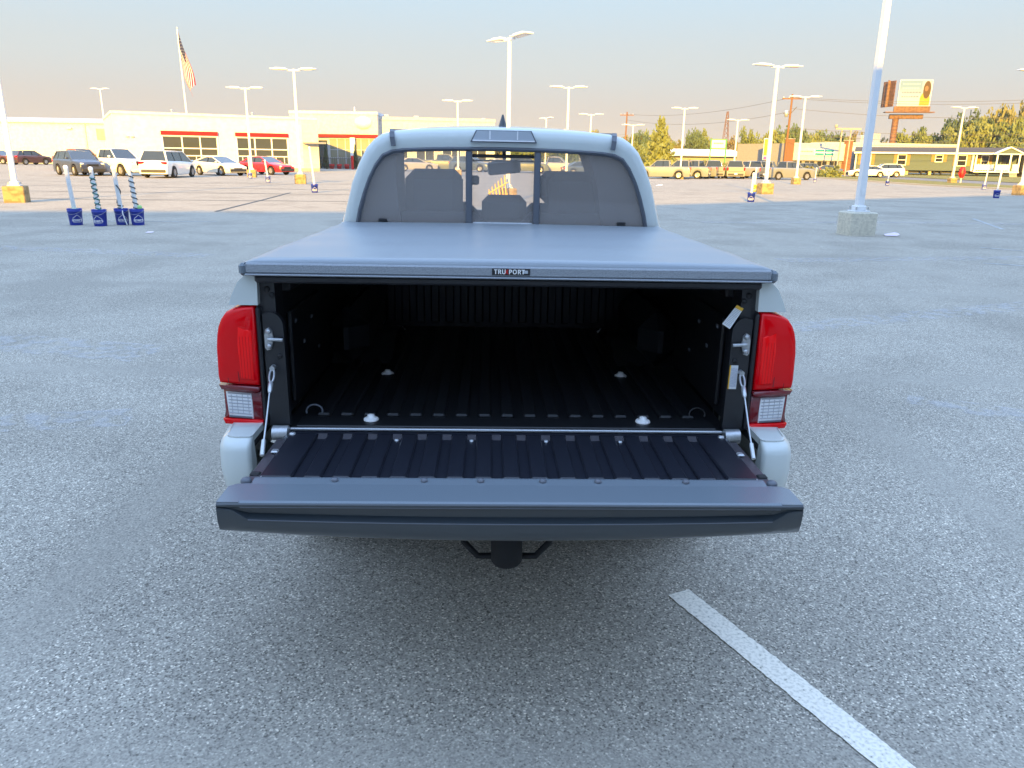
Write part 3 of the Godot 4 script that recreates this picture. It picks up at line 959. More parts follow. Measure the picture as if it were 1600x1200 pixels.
func pickup_tailgate(t: Node3D) -> void:
	var shell := MB.new()
	shell.bb(Vector3(-0.684, 0.715, 0.036), Vector3(0.684, 0.788, 0.46), 0.008)
	var gate := obj("tailgate", shell, M.paint_dark, t)
	# liner: cross strip at the hinge, ridges between sixteen grooves that end in small ramps
	var liner := obj("gate_liner", MB.new().bb(Vector3(-0.662, 0.782, 0.040), Vector3(0.662, 0.7905, 0.40)), M.liner_gate, gate)
	obj("hinge_strip", MB.new().prism([Vector2(-0.650, 0.0), Vector2(0.650, 0.0), Vector2(0.662, 0.02), Vector2(-0.662, 0.02)], 0.7905, 0.800, Transform3D(Basis(Vector3.RIGHT, PI / 2), Vector3(0, 1.590, 0.044))), M.liner_gate, gate)
	for k in 17:
		var x := -0.5975 + 0.0747 * k
		var w := 0.0455
		var dx := 0.0
		if k == 0 or k == 16:
			dx = -0.021 if k == 0 else 0.021
			w = 0.085
		obj("gate_ridge", MB.new().box(Vector3(x + dx, 0.7945, 0.226), Vector3(w, 0.011, 0.325), 0.004), M.liner_gate, gate)
		if k < 16:
			var gx := x + 0.03735
			var ramp_ := MB.new()
			ramp_.prism([Vector2(0.064, 0.800), Vector2(0.064, 0.789), Vector2(0.086, 0.7905)], -0.0135, 0.0135, Transform3D(Basis(Vector3.UP, -PI / 2), Vector3(gx, 0, 0)))
			obj("groove_ramp", ramp_, M.gate_side, gate)  # paler material than the ridges, a painted glint on the slope
			if k in [3, 6, 9, 12]:
				obj("groove_screw", MB.new().lathe([Vector2(0.007, 0), Vector2(0.006, 0.004), Vector2(0, 0.005)], 10, at(Vector3(gx, 0.7905, 0.095))), M.zinc, gate)
	# end cap over the top edge
	var cap := MB.new()
	cap.prism([Vector2(0.398, 0.786), Vector2(0.403, 0.8035), Vector2(0.412, 0.8045), Vector2(0.436, 0.8015), Vector2(0.440, 0.801), Vector2(0.540, 0.801), Vector2(0.547, 0.7985), Vector2(0.549, 0.7935), Vector2(0.500, 0.780)], -0.664, 0.664, Transform3D(Basis(Vector3(0, 0, 1), Vector3(0, 1, 0), Vector3(-1, 0, 0)), Vector3.ZERO))
	for s in [-1, 1]:
		cap.prism([Vector2(s * 0.664, 0.436), Vector2(s * 0.700, 0.440), Vector2(s * 0.7165, 0.455), Vector2(s * 0.7165, 0.547), Vector2(s * 0.664, 0.547)], 0.0, 0.012, Transform3D(Basis(Vector3(1, 0, 0), Vector3(0, 0, 1), Vector3(0, -1, 0)), Vector3(0, 0.801, 0)))
	obj("edge_cap", cap, M.cap, gate)
	for x in [-0.456, -0.227, -0.081, 0.080, 0.224, 0.454]:
		obj("cap_bolt", MB.new().lathe([Vector2(0.0095, 0), Vector2(0.0095, 0.003), Vector2(0.007, 0.007), Vector2(0.003, 0.0085), Vector2(0, 0.0085)], 12, at(Vector3(x, 0.8025, 0.422))), M.trim, gate)
	for s in [-1, 1]:
		var side := MB.new()
		side.bb(Vector3(s * 0.656, 0.775, 0.10), Vector3(s * 0.690, 0.7955, 0.437), 0.003)
		var sp := obj("gate_edge", side, M.gate_side, gate)
		obj("bright_edge", MB.new().bb(Vector3(s * 0.653, 0.790, 0.16), Vector3(s * 0.6565, 0.7995, 0.43), 0.001), M.zinc, sp)
		obj("latch", MB.new().box(Vector3(s * 0.676, 0.7965, 0.365), Vector3(0.026, 0.008, 0.022), 0.003), M.rubber, sp)
		obj("rubber_stop", MB.new().lathe([Vector2(0.014, 0), Vector2(0.014, 0.006), Vector2(0.010, 0.011), Vector2(0, 0.013)], 12, at(Vector3(s * 0.684, 0.796, 0.418))), M.trim, sp)
		obj("cable_bracket", MB.new().box(Vector3(s * 0.664, 0.801, 0.215), Vector3(0.020, 0.008, 0.022), 0.003), M.zinc, sp)
		obj("hinge_screw", MB.new().lathe([Vector2(0.010, 0), Vector2(0.009, 0.005), Vector2(0, 0.007)], 10, at(Vector3(s * 0.650, 0.799, 0.070))), M.zinc, sp)
	# the face that was the top of the gate: lip, long recessed groove, curved lower panel
	var face := MB.new()
	var n := 40
	var lipr := [PackedVector3Array(), PackedVector3Array(), PackedVector3Array(), PackedVector3Array()]
	var lowr := []
	for i in 8:
		lowr.append(PackedVector3Array())
	for i in n + 1:
		var x := lerpf(-0.7165, 0.7165, i / float(n))
		var u := absf(x) / 0.7165
		var gtop := 0.7885
		var gbot := 0.747 + 0.012 * pow(u, 2.0)
		# depth of the groove runs out towards the ends along a slant
		var wide := clampf((0.690 - absf(x)) / 0.045, 0.0, 1.0)
		var yl := lerpf(gtop - 0.002, gbot, wide)
		lipr[0].append(Vector3(x, 0.7985, 0.546))
		lipr[1].append(Vector3(x, 0.7955, 0.5505))
		lipr[2].append(Vector3(x, 0.790, 0.5515))
		lipr[3].append(Vector3(x, gtop, 0.550))
		var ybot := 0.690 + 0.027 * u * u
		var d := 0.014 * wide
		var pts := [Vector3(x, gtop - 0.004 * wide, 0.550 - d), Vector3(x, yl + 0.010 * wide, 0.5485 - d), Vector3(x, yl + 0.001, 0.551), Vector3(x, yl - 0.004, 0.5525), Vector3(x, lerpf(yl, ybot, 0.55), 0.549), Vector3(x, ybot + 0.008, 0.541), Vector3(x, ybot, 0.530), Vector3(x, ybot + 0.006, 0.45)]
		for k in 8:
			lowr[k].append(pts[k])
	face.grid([lipr[3], lipr[2], lipr[1], lipr[0]], 1)
	face.grid([lowr[0], lipr[3]], -1)
	face.grid([lowr[1], lowr[0]], -1)
	face.grid([lowr[2], lowr[1]], -1)
	face.grid([lowr[7], lowr[6], lowr[5], lowr[4], lowr[3], lowr[2]], 1)
	for s in [-1, 1]:
		var c := []
		for r in [lipr[0], lipr[1], lipr[2], lipr[3], lowr[3], lowr[4], lowr[5], lowr[6], lowr[7]]:
			c.append(r[0 if s < 0 else n])
		c.append(Vector3(s * 0.7165, 0.795, 0.45))
		for k in range(1, c.size() - 1):
			face.otri(c[0], c[k], c[k + 1], Vector3(0, 0.74, 0.5))
	var fo := obj("gate_face", face, M.paint_dark, gate)
	var crease := []
	for i in 31:
		var x := lerpf(-0.643, 0.643, i / 30.0)
		crease.append(Vector3(x, 0.747 + 0.012 * pow(absf(x) / 0.7165, 2.0) - 0.001, 0.5515))
	obj("lower_crease", MB.new().tube(crease, 0.0012, 5), M.trim, fo)
	obj("upper_crease", MB.new().tube([Vector3(-0.66, 0.7885, 0.5505), Vector3(0.66, 0.7885, 0.5505)], 0.0012, 5), M.trim, fo)


func pickup_lamp(t: Node3D, s: int) -> void:
	var ring := func(poly: Array, z: float, k: float) -> PackedVector3Array:
		var c := Vector2.ZERO
		for p in poly:
			c += p
		c /= poly.size()
		var row := PackedVector3Array()
		for p in poly + [poly[0]]:
			var q: Vector2 = c + (p - c) * k
			row.append(Vector3(s * q.x, q.y, z))
		return row
	var lens := func(poly: Array, steps: Array) -> MB:
		var rows := []
		for st in steps:
			rows.append(ring.call(poly, st[0], st[1]))
		var m := MB.new()
		m.grid(rows, 1, s < 0)
		var last: PackedVector3Array = rows[-1]
		var mid := Vector3.ZERO
		for i in last.size() - 1:
			mid += last[i]
		mid /= last.size() - 1
		for i in last.size() - 1:
			m.otri(mid, last[i], last[i + 1], mid - Vector3(0, 0, 1), 1)
		return m
	var upper := [Vector2(0.756, 0.927), Vector2(0.818, 0.930), Vector2(0.877, 0.936), Vector2(0.8795, 0.96), Vector2(0.8785, 1.00), Vector2(0.877, 1.05), Vector2(0.872, 1.09), Vector2(0.866, 1.115), Vector2(0.856, 1.138), Vector2(0.842, 1.156), Vector2(0.818, 1.168), Vector2(0.79, 1.174), Vector2(0.757, 1.176), Vector2(0.756, 1.05)]
	var lamp := obj("tail_lamp", lens.call(upper, [[-0.17, 1.0], [-0.02, 1.0], [-0.004, 0.985], [0.005, 0.955], [0.008, 0.90], [0.013, 0.60]]), M.lens_red, t)
	# raised facets behind the red cover
	var fac := [Vector2(0.770, 0.950), Vector2(0.808, 0.955), Vector2(0.812, 1.06), Vector2(0.806, 1.118), Vector2(0.768, 1.100)]
	obj("inner_reflector", lens.call(fac, [[0.004, 1.0], [0.0115, 1.0], [0.0135, 0.93]]), M.lens_bright, lamp)
	for k in 4:
		var x := 0.777 + 0.0088 * k
		obj("lens_rib", MB.new().box(Vector3(s * x, 1.02, 0.0138), Vector3(0.0012, 0.13, 0.0012)), M.lens_red, lamp)
	obj("lens_edge", MB.new().tube([Vector3(s * 0.815, 0.945, 0.0112), Vector3(s * 0.819, 1.06, 0.0118), Vector3(s * 0.811, 1.125, 0.0105), Vector3(s * 0.775, 1.165, 0.004)], 0.0012, 5), M.lens_dark, lamp)
	obj("lens_edge", MB.new().tube([Vector3(s * 0.848, 0.942, 0.0085), Vector3(s * 0.853, 1.06, 0.0085), Vector3(s * 0.838, 1.132, 0.0065)], 0.0010, 5), M.lens_dark, lamp)
	var lipb := [Vector2(0.756, 0.913), Vector2(0.872, 0.921), Vector2(0.878, 0.935), Vector2(0.756, 0.928)]
	obj("lower_lip", lens.call(lipb, [[-0.17, 1.0], [0.010, 1.0], [0.016, 0.93]]), M.lens_dark, lamp)
	var frame := [Vector2(0.7545, 0.803), Vector2(0.868, 0.812), Vector2(0.873, 0.83), Vector2(0.868, 0.85), Vector2(0.869, 0.922), Vector2(0.7555, 0.916)]
	var fr := obj("lower_frame", lens.call(frame, [[-0.17, 1.0], [-0.004, 1.0], [0.0, 0.97]]), M.lens_dark, lamp)
	obj("base_rim", lens.call([Vector2(0.7545, 0.802), Vector2(0.870, 0.811), Vector2(0.874, 0.826), Vector2(0.7545, 0.820)], [[-0.16, 1.0], [0.008, 1.0], [0.013, 0.9]]), M.lens_red, lamp)
	var rev := [Vector2(0.783, 0.823), Vector2(0.857, 0.829), Vector2(0.861, 0.911), Vector2(0.785, 0.905)]
	var rv := obj("reversing_light", lens.call(rev, [[-0.01, 1.0], [0.002, 1.0], [0.005, 0.96]]), M.lens_clear, lamp)
	for k in 7:
		var y := 0.842 + 0.0105 * k
		obj("lens_rib", MB.new().box(Vector3(s * 0.821, y, 0.0055), Vector3(0.068, 0.0032, 0.003), 0.001, Basis(Vector3.BACK, s * 0.075)), M.lens_line, rv)
	obj("lens_shade", MB.new().box(Vector3(s * 0.821, 0.8305, 0.0055), Vector3(0.070, 0.006, 0.003), 0.001, Basis(Vector3.BACK, s * 0.075)), M.trim, rv)
	for k in 4:
		obj("lens_column", MB.new().box(Vector3(s * (0.795 + 0.0165 * k), 0.871, 0.0052), Vector3(0.0014, 0.062, 0.002)), M.lens_line, rv)


func pickup_corner(t: Node3D, s: int) -> void:
	# painted bumper corner, a vertical profile swept along a plan path
	var prof := [[-0.030, 0.8125], [-0.014, 0.801], [-0.004, 0.788], [0.0, 0.774], [0.002, 0.72], [-0.006, 0.66], [-0.03, 0.61], [-0.06, 0.595]]
	var path := [[0.7525, 0.145, 0.0], [0.756, 0.158, 0.0], [0.764, 0.162, 0.02], [0.80, 0.162, 0.08], [0.826, 0.154, 0.25], [0.844, 0.138, 0.65], [0.855, 0.110, 1.1], [0.866, 0.04, 1.38], [0.876, -0.06, 1.48], [0.881, -0.16, 1.54], [0.882, -0.36, 1.57]]
	var rows := []
	for p in path:
		var out := Vector3(s * sin(p[2]), 0, cos(p[2]))
		var row := PackedVector3Array()
		for q in prof:
			row.append(Vector3(s * p[0], q[1] + (0.004 if p[2] > 1.0 else 0.0), p[1]) + out * q[0])
		rows.append(row)
	# top plate inside the swept edge
	var plate := []
	for k in path.size():
		var o := Vector2(sin(path[k][2]), cos(path[k][2]))
		plate.append(Vector2(s * (path[k][0] - 0.026 * o.x), path[k][1] - 0.026 * o.y))
	plate.append(Vector2(s * 0.80, -0.30))
	plate.append(Vector2(s * 0.7525, 0.02))
	var m := MB.new().grid(rows, 1, s > 0)
	for k in range(1, rows[0].size() - 1):
		m.otri(rows[0][0], rows[0][k], rows[0][k + 1], Vector3(s * 0.82, 0.7, 0.1))
	m.prism(plate, 0.0, 0.02, Transform3D(Basis(Vector3(1, 0, 0), Vector3(0, 0, 1), Vector3(0, -1, 0)), Vector3(0, 0.8145, 0)))
	obj("bumper_corner", m, M.paint, t)
	obj("bumper_step", MB.new().bb(Vector3(s * 0.755, 0.765, -0.15), Vector3(s * 0.86, 0.790, 0.10), 0.006), M.black, t)
	obj("step_trim", MB.new().tube([Vector3(s * 0.765, 0.795, 0.085), Vector3(s * 0.80, 0.797, 0.075), Vector3(s * 0.835, 0.797, 0.045), Vector3(s * 0.85, 0.795, 0.0)], 0.0035, 6), M.zinc, t)
	if s > 0:
		obj("bumper_bar", MB.new().bb(Vector3(-0.75, 0.575, -0.02), Vector3(0.75, 0.690, 0.15), 0.02), M.black, t)


# ---------------------------------------------------------------- the ground
# a sheet over the lie of the land: rows along z, uv in metres
func land(xs: Array, zs: Array, up: float, size1: float, size2: float) -> ArrayMesh:
	var v := PackedVector3Array()
	var n := PackedVector3Array()
	var u1 := PackedVector2Array()
	var u2 := PackedVector2Array()
	var id := PackedInt32Array()
	for z in zs:
		for x in xs:
			v.append(on(x, z, up))
			var e := 0.5
			n.append(Vector3(gh(x - e, z) - gh(x + e, z), 2.0 * e, gh(x, z - e) - gh(x, z + e)).normalized())
			u1.append(Vector2(x, z) / size1)
			u2.append(Vector2(x * 0.83 + z * 0.56, z * 0.83 - x * 0.56) / size2)
	var w := xs.size()
	for i in zs.size() - 1:
		for j in w - 1:
			var a := i * w + j
			id.append_array([a, a + 1, a + w, a + 1, a + w + 1, a + w] if zs[i + 1] > zs[i] else [a, a + w, a + 1, a + 1, a + w, a + w + 1])
	var arr := []
	arr.resize(Mesh.ARRAY_MAX)
	arr[Mesh.ARRAY_VERTEX] = v
	arr[Mesh.ARRAY_NORMAL] = n
	arr[Mesh.ARRAY_TEX_UV] = u1
	arr[Mesh.ARRAY_TEX_UV2] = u2
	arr[Mesh.ARRAY_INDEX] = id
	var m := ArrayMesh.new()
	m.add_surface_from_arrays(Mesh.PRIMITIVE_TRIANGLES, arr)
	return m


func steps(a: float, b: float, d: float) -> Array:
	var o := []
	var n := int(ceil(absf(b - a) / d))
	for i in n + 1:
		o.append(lerpf(a, b, i / float(n)))
	return o


# a painted or sealed stripe along a line on the ground
func stripe(pts: Array, w: float, up: float) -> MB:
	var m := MB.new()
	for i in pts.size() - 1:
		var a: Vector2 = pts[i]
		var b: Vector2 = pts[i + 1]
		var s := (b - a).normalized().orthogonal() * w * 0.5
		var n := maxi(1, int((b - a).length() / 4.0))
		for k in n:
			var p := a.lerp(b, k / float(n))
			var q := a.lerp(b, (k + 1.0) / n)
			m.oquad(on(p.x - s.x, p.y - s.y, up), on(q.x - s.x, q.y - s.y, up), on(q.x + s.x, q.y + s.y, up), on(p.x + s.x, p.y + s.y, up), on(p.x, p.y, -9))
	return m


func ground() -> void:
	tag(place("ground", land([-1500, -400, -130, -90, -60, -30, -10, -2, 2, 6, 10, 14, 20, 40, 80, 130, 400, 1500], [60, 0, -30, -38, -44, -50, -56, -62, -68, -72, -80, -104, -150, -400, -900, -2500], -0.06, 9.0, 60.0), M.earth), "", "", "", "structure")
	tag(place("parking_lot", land(steps(-120, -4, 8) + steps(-2, 14, 2) + steps(16, 35.5, 3), steps(45, -36, 9) + steps(-38, -72, 2) + [-80, -90, -103], 0.0, 4.0, 31.0), M.asphalt), "", "", "", "structure")
	# the white stall line beside the pickup, ragged where the paint has worn
	var line := MB.new()
	var a := Vector2(0.655, -2.625)
	var b := Vector2(1.47, -0.93)
	var dir := (b - a).normalized()
	var across := dir.orthogonal()
	var r := RandomNumberGenerator.new()
	r.seed = 3
	var last := [0.05, 0.05]
	var n := 110
	for k in n:
		var l := a.lerp(b, k / float(n))
		var h := a.lerp(b, (k + 1.0) / n)
		var nx := [0.050 + r.randf_range(-0.003, 0.0015), 0.050 + r.randf_range(-0.003, 0.0015)]
		if k == 0:
			last = nx
		line.oquad(on(l.x - across.x * last[0], l.y - across.y * last[0], 0.004), on(h.x - across.x * nx[0], h.y - across.y * nx[0], 0.004), on(h.x + across.x * nx[1], h.y + across.y * nx[1], 0.004), on(l.x + across.x * last[1], l.y + across.y * last[1], 0.004), on(l.x, l.y, -5))
		last = nx
	tag(obj("stall_line", line, M.line), "", "", "", "structure")
	for p in [[Vector2(12.5, -20.0), Vector2(13.9, -23.8), 0.10], [Vector2(9.3, -15.5), Vector2(11.2, -13.4), 0.08], [Vector2(7.9, -13.0), Vector2(9.2, -12.2), 0.08], [Vector2(-22, -46.5), Vector2(-14.6, -45.8), 0.12], [Vector2(-9.8, -18.9), Vector2(-7.3, -19.2), 0.08], [Vector2(14.5, -27.0), Vector2(17.4, -27.3), 0.10], [Vector2(2.0, -40.0), Vector2(9.0, -39.0), 0.12], [Vector2(6.0, -50.0), Vector2(10.0, -56.0), 0.12]]:
		tag(obj("faded_line", stripe([p[0], p[1]], p[2], 0.004), M.line_old), "", "", "", "structure")
	for p in [[[Vector2(-3.0, -6.2), Vector2(-6, -6.9), Vector2(-10, -7.3)], 0.55], [[Vector2(-2.4, -4.6), Vector2(-5.5, -4.0), Vector2(-9, -2.8)], 0.35], [[Vector2(2.6, -7.5), Vector2(6.5, -9.2), Vector2(12, -10.0)], 0.4], [[Vector2(4.5, -13.0), Vector2(10, -14.0), Vector2(18, -13.2)], 0.5], [[Vector2(-16, -12.5), Vector2(-9, -13.4), Vector2(-5, -12.6)], 0.5], [[Vector2(5.0, -21.0), Vector2(12.0, -22.0), Vector2(22, -21.0)], 0.6], [[Vector2(2.8, -5.2), Vector2(4.6, -4.2), Vector2(7.0, -4.6)], 0.3]]:
		tag(obj("tyre_streak", stripe(p[0], p[1], 0.003), M.streak), "", "", "", "structure")
	for p in [[Vector2(-8.6, -22.6), Vector2(-9.2, -29.0), Vector2(-9.8, -34.5)], [Vector2(-45, -34.0), Vector2(-20, -33.0), Vector2(-5, -33.6)], [Vector2(-45, -38.6), Vector2(-18, -38.2), Vector2(-4, -37.6)], [Vector2(-50, -46.0), Vector2(-24, -44.0), Vector2(-9, -44.6)], [Vector2(4, -46.0), Vector2(18, -45.0), Vector2(30, -47.2)], [Vector2(5, -57.0), Vector2(20, -56.0), Vector2(33, -59.0)], [Vector2(-30, -28.0), Vector2(-17, -27.6), Vector2(-6, -28.4)]]:  # the first is a plain dark strip, the others are tar seams
		tag(obj("dark_ground_line", stripe(p, 0.11, 0.008), M.seam), "", "", "", "structure")
	# verge, kerb and street on the right
	var kb := MB.new().bb(Vector3(9.0, -0.5, -95.3), Vector3(35.5, -0.14, -95.0), 0.02)
	for k in 40:
		var z := -30.0 - 73.0 * (k + 0.5) / 40.0
		var slope := atan2(gh(35.6, z - 0.9) - gh(35.6, z + 0.9), 1.8)
		kb.box(Vector3(35.65, gh(35.6, z) - 0.08, z), Vector3(0.3, 0.40, 73.0 / 40.0 + 0.004), 0.02, Basis(Vector3.RIGHT, slope))
	tag(obj("kerb", kb, M.kerb), "", "", "", "structure")
	tag(place("grass_verge", land([35.75, 38, 40.5, 43.2], steps(-20, -103, 5), 0.10, 3.0, 30.0), M.grass), "", "", "", "structure")
	tag(obj("planting_strip", MB.new().bb(Vector3(9.0, -0.5, -103), Vector3(35.5, -0.18, -95.3)), M.grass), "", "", "", "structure")
	tag(place("street", land([43.0, 47.0, 51.5], steps(-10, -190, 6), 0.03, 3.0, 30.0), M.road), "", "", "", "structure")
	tag(place("lawn", land([51.3, 65, 80, 110], steps(-60, -190, 6), 0.07, 3.0, 30.0), M.grass), "", "", "", "structure")
	# the building behind the camera whose roof edge shades the near half of the lot
	var s := thing("shop_building", "large pale building behind the viewpoint, shading the near lot", "building")
	var foot := [Vector2(-60, -30.0), Vector2(-12, -22.5), Vector2(37, 8.5), Vector2(60, -10), Vector2(20, -60), Vector2(-60, -60)]
	obj("wall", MB.new().prism(foot, 0.0, SHADE_H - 0.4, Transform3D(Basis(Vector3(1, 0, 0), Vector3(0, 0, -1), Vector3(0, 1, 0)), Vector3.ZERO)), M.wall_white, s)
	obj("parapet", MB.new().prism(foot, SHADE_H - 0.4, SHADE_H, Transform3D(Basis(Vector3(1, 0, 0), Vector3(0, 0, -1), Vector3(0, 1, 0)), Vector3.ZERO)), M.wall_grey, s)
	for k in 4:
		var p := Vector2(-12, 22.5).lerp(Vector2(37, -8.5), 0.12 + 0.2 * k)
		obj("window", MB.new().box(Vector3(p.x - 0.02, 2.0, p.y - 0.03), Vector3(6.0, 3.0, 0.12), 0.0, Basis(Vector3.UP, atan2(31.0, 49.0))), M.pane_dark, s)


const SHADE_H := 11.6


# ---------------------------------------------------------------- lot furniture
func light_pole(label: String, p: Vector3, height: float, turn: float, base_m: Material, arms := 2, turned_base := 0.0, tilt := 0.03) -> Node3D:
	var t := thing("light_pole", label, "light pole", p, 0.0, "white light poles of the parking lot")
	var b := MB.new()
	var q := Basis(Vector3.UP, turned_base)
	b.box(Vector3(0, 0.24, 0), Vector3(0.62, 0.56, 0.62), 0.025, q)
	obj("concrete_base", b, base_m, t)
	obj("base_plate", MB.new().box(Vector3(0, 0.535, 0), Vector3(0.36, 0.03, 0.36), 0.006, q).box(Vector3(0, 0.60, 0), Vector3(0.24, 0.12, 0.24), 0.02, q), M.pole_white, t)
	for k in 4:
		var c := q * Vector3(0.14 if k % 2 else -0.14, 0.57, 0.14 if k < 2 else -0.14)
		obj("anchor_bolt", MB.new().tube([c, c + Vector3(0, 0.06, 0)], 0.018, 6), M.zinc, t)
	var shaft := MB.new()
	var w0 := 0.075
	var w1 := 0.055
	var h0 := 0.52
	for k in 4:
		var a := [Vector2(-1, -1), Vector2(1, -1), Vector2(1, 1), Vector2(-1, 1)]
		var u: Vector2 = a[k]
		var v: Vector2 = a[(k + 1) % 4]
		shaft.oquad(q * Vector3(u.x * w0, h0, u.y * w0), q * Vector3(v.x * w0, h0, v.y * w0), q * Vector3(v.x * w1, height - 0.05, v.y * w1), q * Vector3(u.x * w1, height - 0.05, u.y * w1), Vector3(0, height * 0.5, 0))
	shaft.box(Vector3(0, height - 0.03, 0), Vector3(0.13, 0.06, 0.13), 0.01, q)
	obj("pole", shaft, M.pole_white, t)
	obj("hand_hole", MB.new().box(q * Vector3(0, 0.95, w0 + 0.002), Vector3(0.07, 0.14, 0.012), 0.004, q), M.pole_white, t)
	for k in arms:
		var d := Vector3(cos(turn + PI * k), 0, sin(turn + PI * k))
		var bs := Basis(d, Vector3.UP, d.cross(Vector3.UP))
		var arm := MB.new()
		arm.box(Vector3(0, height - 0.06, 0) + d * 0.20, Vector3(0.34, 0.07, 0.06), 0.01, bs)
		obj("arm", arm, M.pole_white, t)
		var hb := bs * Basis(Vector3.BACK, tilt)
		var c := Vector3(0, height + 0.0, 0) + d * 0.80
		var head := MB.new()
		head.box(c, Vector3(0.98, 0.055, 0.40), 0.022, hb)
		head.box(c + hb * Vector3(-0.06, 0.045, 0), Vector3(0.62, 0.06, 0.30), 0.025, hb)
		var hd := obj("lamp_head", head, M.pole_white, t)
		obj("lamp_glass", MB.new().box(c + hb * Vector3(0.05, -0.032, 0), Vector3(0.62, 0.012, 0.30), 0.004, hb), M.lens_grey, hd)
	return t


func wrap_text(s: String, height: float, r0: float, y: float, turn: float, slope: float) -> ArrayMesh:
	# lettering laid onto the side of a bucket
	var arr := text_mesh(s, height, 0.002).get_mesh_arrays()
	var v: PackedVector3Array = arr[Mesh.ARRAY_VERTEX]
	for i in v.size():
		var r := r0 + slope * v[i].y + 0.0015 + v[i].z
		var a := v[i].x / r0 + turn
		v[i] = Vector3(sin(a) * r, y + v[i].y, cos(a) * r)
	arr[Mesh.ARRAY_VERTEX] = v
	arr[Mesh.ARRAY_NORMAL] = null
	arr[Mesh.ARRAY_TANGENT] = null
	var m := ArrayMesh.new()
	m.add_surface_from_arrays(Mesh.PRIMITIVE_TRIANGLES, arr)
	return m


func bucket_post(label: String, p: Vector3, turn: float, height: float, lean: Vector2, bucket_m: Material, wrap: String, lid: Material, detailed := true) -> Node3D:
	var t := thing("bucket_post", label, "bucket post", p, 0.0, "blue buckets holding white posts")
	var prof := [Vector2(0.0, 0.0), Vector2(0.128, 0.0), Vector2(0.132, 0.01), Vector2(0.149, 0.30), Vector2(0.156, 0.302), Vector2(0.157, 0.325), Vector2(0.152, 0.327), Vector2(0.158, 0.352), Vector2(0.158, 0.368), Vector2(0.150, 0.370), Vector2(0.146, 0.34), Vector2(0.0, 0.335)]
	var b := obj("bucket", MB.new().lathe(prof, 24 if detailed else 14), bucket_m, t)
	obj("fill", MB.new().lathe([Vector2(0.145, 0.338), Vector2(0.145, 0.352), Vector2(0.10, 0.362), Vector2(0, 0.364)], 16), lid, t)
	var top := Vector3(lean.x, height, lean.y)
	var foot := Vector3(0, 0.34, 0)
	obj("post", MB.new().tube([foot, top], 0.045, 14), M.pvc, t)
	obj("post_cap", MB.new().lathe([Vector2(0.050, -0.03), Vector2(0.050, 0.015), Vector2(0.03, 0.04), Vector2(0, 0.045)], 14, at(top)), M.white, t)
	# a gabled frame and lettering on the bucket
	var g := MB.new()
	var r := func(a: float, y: float) -> Vector3:
		var q := 0.132 + 0.0586 * (y - 0.01) + 0.002
		return Vector3(sin(turn + a) * q, y, cos(turn + a) * q)
	var line := [[-0.62, 0.075], [-0.62, 0.165], [-0.40, 0.185], [0.0, 0.235], [0.40, 0.185], [0.62, 0.165], [0.62, 0.075], [-0.62, 0.075]]
	var pts := []
	for k in line.size() - 1:
		for j in 4:
			pts.append(r.call(lerpf(line[k][0], line[k + 1][0], j / 4.0), lerpf(line[k][1], line[k + 1][1], j / 4.0)))
	pts.append(pts[0])
	obj("logo_frame", g.tube(pts, 0.005, 4, false), M.white, b)
	place("lettering", wrap_text("LOWE'S", 0.046, 0.1385, 0.115, turn, 0.0586), M.white, b)
	if detailed:
		var hp := []
		for k in 13:
			var a := PI * k / 12.0
			hp.append(Vector3(cos(a) * 0.160, 0.335 - sin(a) * 0.09, sin(a) * 0.165))
		obj("handle", MB.new().tube(hp, 0.003, 5), M.zinc, b)
	var axis := (top - foot)
	var n := axis.normalized()
	var sx := n.cross(Vector3.BACK).normalized()
	var sz := sx.cross(n)
	var coil := func(turns: float, from: float, to: float, phase: float, rad: float) -> Array:
		var o := []
		var steps_ := int(absf(turns) * 14)
		for k in steps_ + 1:
			var q := k / float(steps_)
			var a := TAU * turns * q + phase
			o.append(foot + axis * lerpf(from, to, q) + (sx * cos(a) + sz * sin(a)) * rad)
		return o
	if wrap == "teal":
		obj("wrapped_cord", MB.new().tube(coil.call(7.0, 0.02, 0.86, 0.0, 0.052), 0.014, 6), M.teal, t)
		obj("wrapped_cord", MB.new().tube(coil.call(-6.0, 0.02, 0.90, 1.2, 0.054), 0.009, 6), M.cord, t)
	elif wrap == "dark":
		obj("wrapped_cord", MB.new().tube(coil.call(7.0, 0.02, 0.92, 0.4, 0.052), 0.013, 6), M.cord, t)
	elif wrap == "loop":
		obj("wrapped_cord", MB.new().tube(coil.call(0.8, 0.16, 0.60, 2.6, 0.056), 0.013, 6), M.cord, t)
		obj("loose_strap", MB.new().tube([foot + Vector3(0.05, 0.12, 0.05), Vector3(0.10, 0.26, 0.15), Vector3(0.15, 0.10, 0.165), Vector3(0.18, 0.015, 0.17)], 0.014, 6), M.pvc, t)
		obj("wrapped_cord", MB.new().tube(coil.call(1.6, 0.02, 0.13, 0.0, 0.06), 0.012, 6), M.cord, t)
	return t


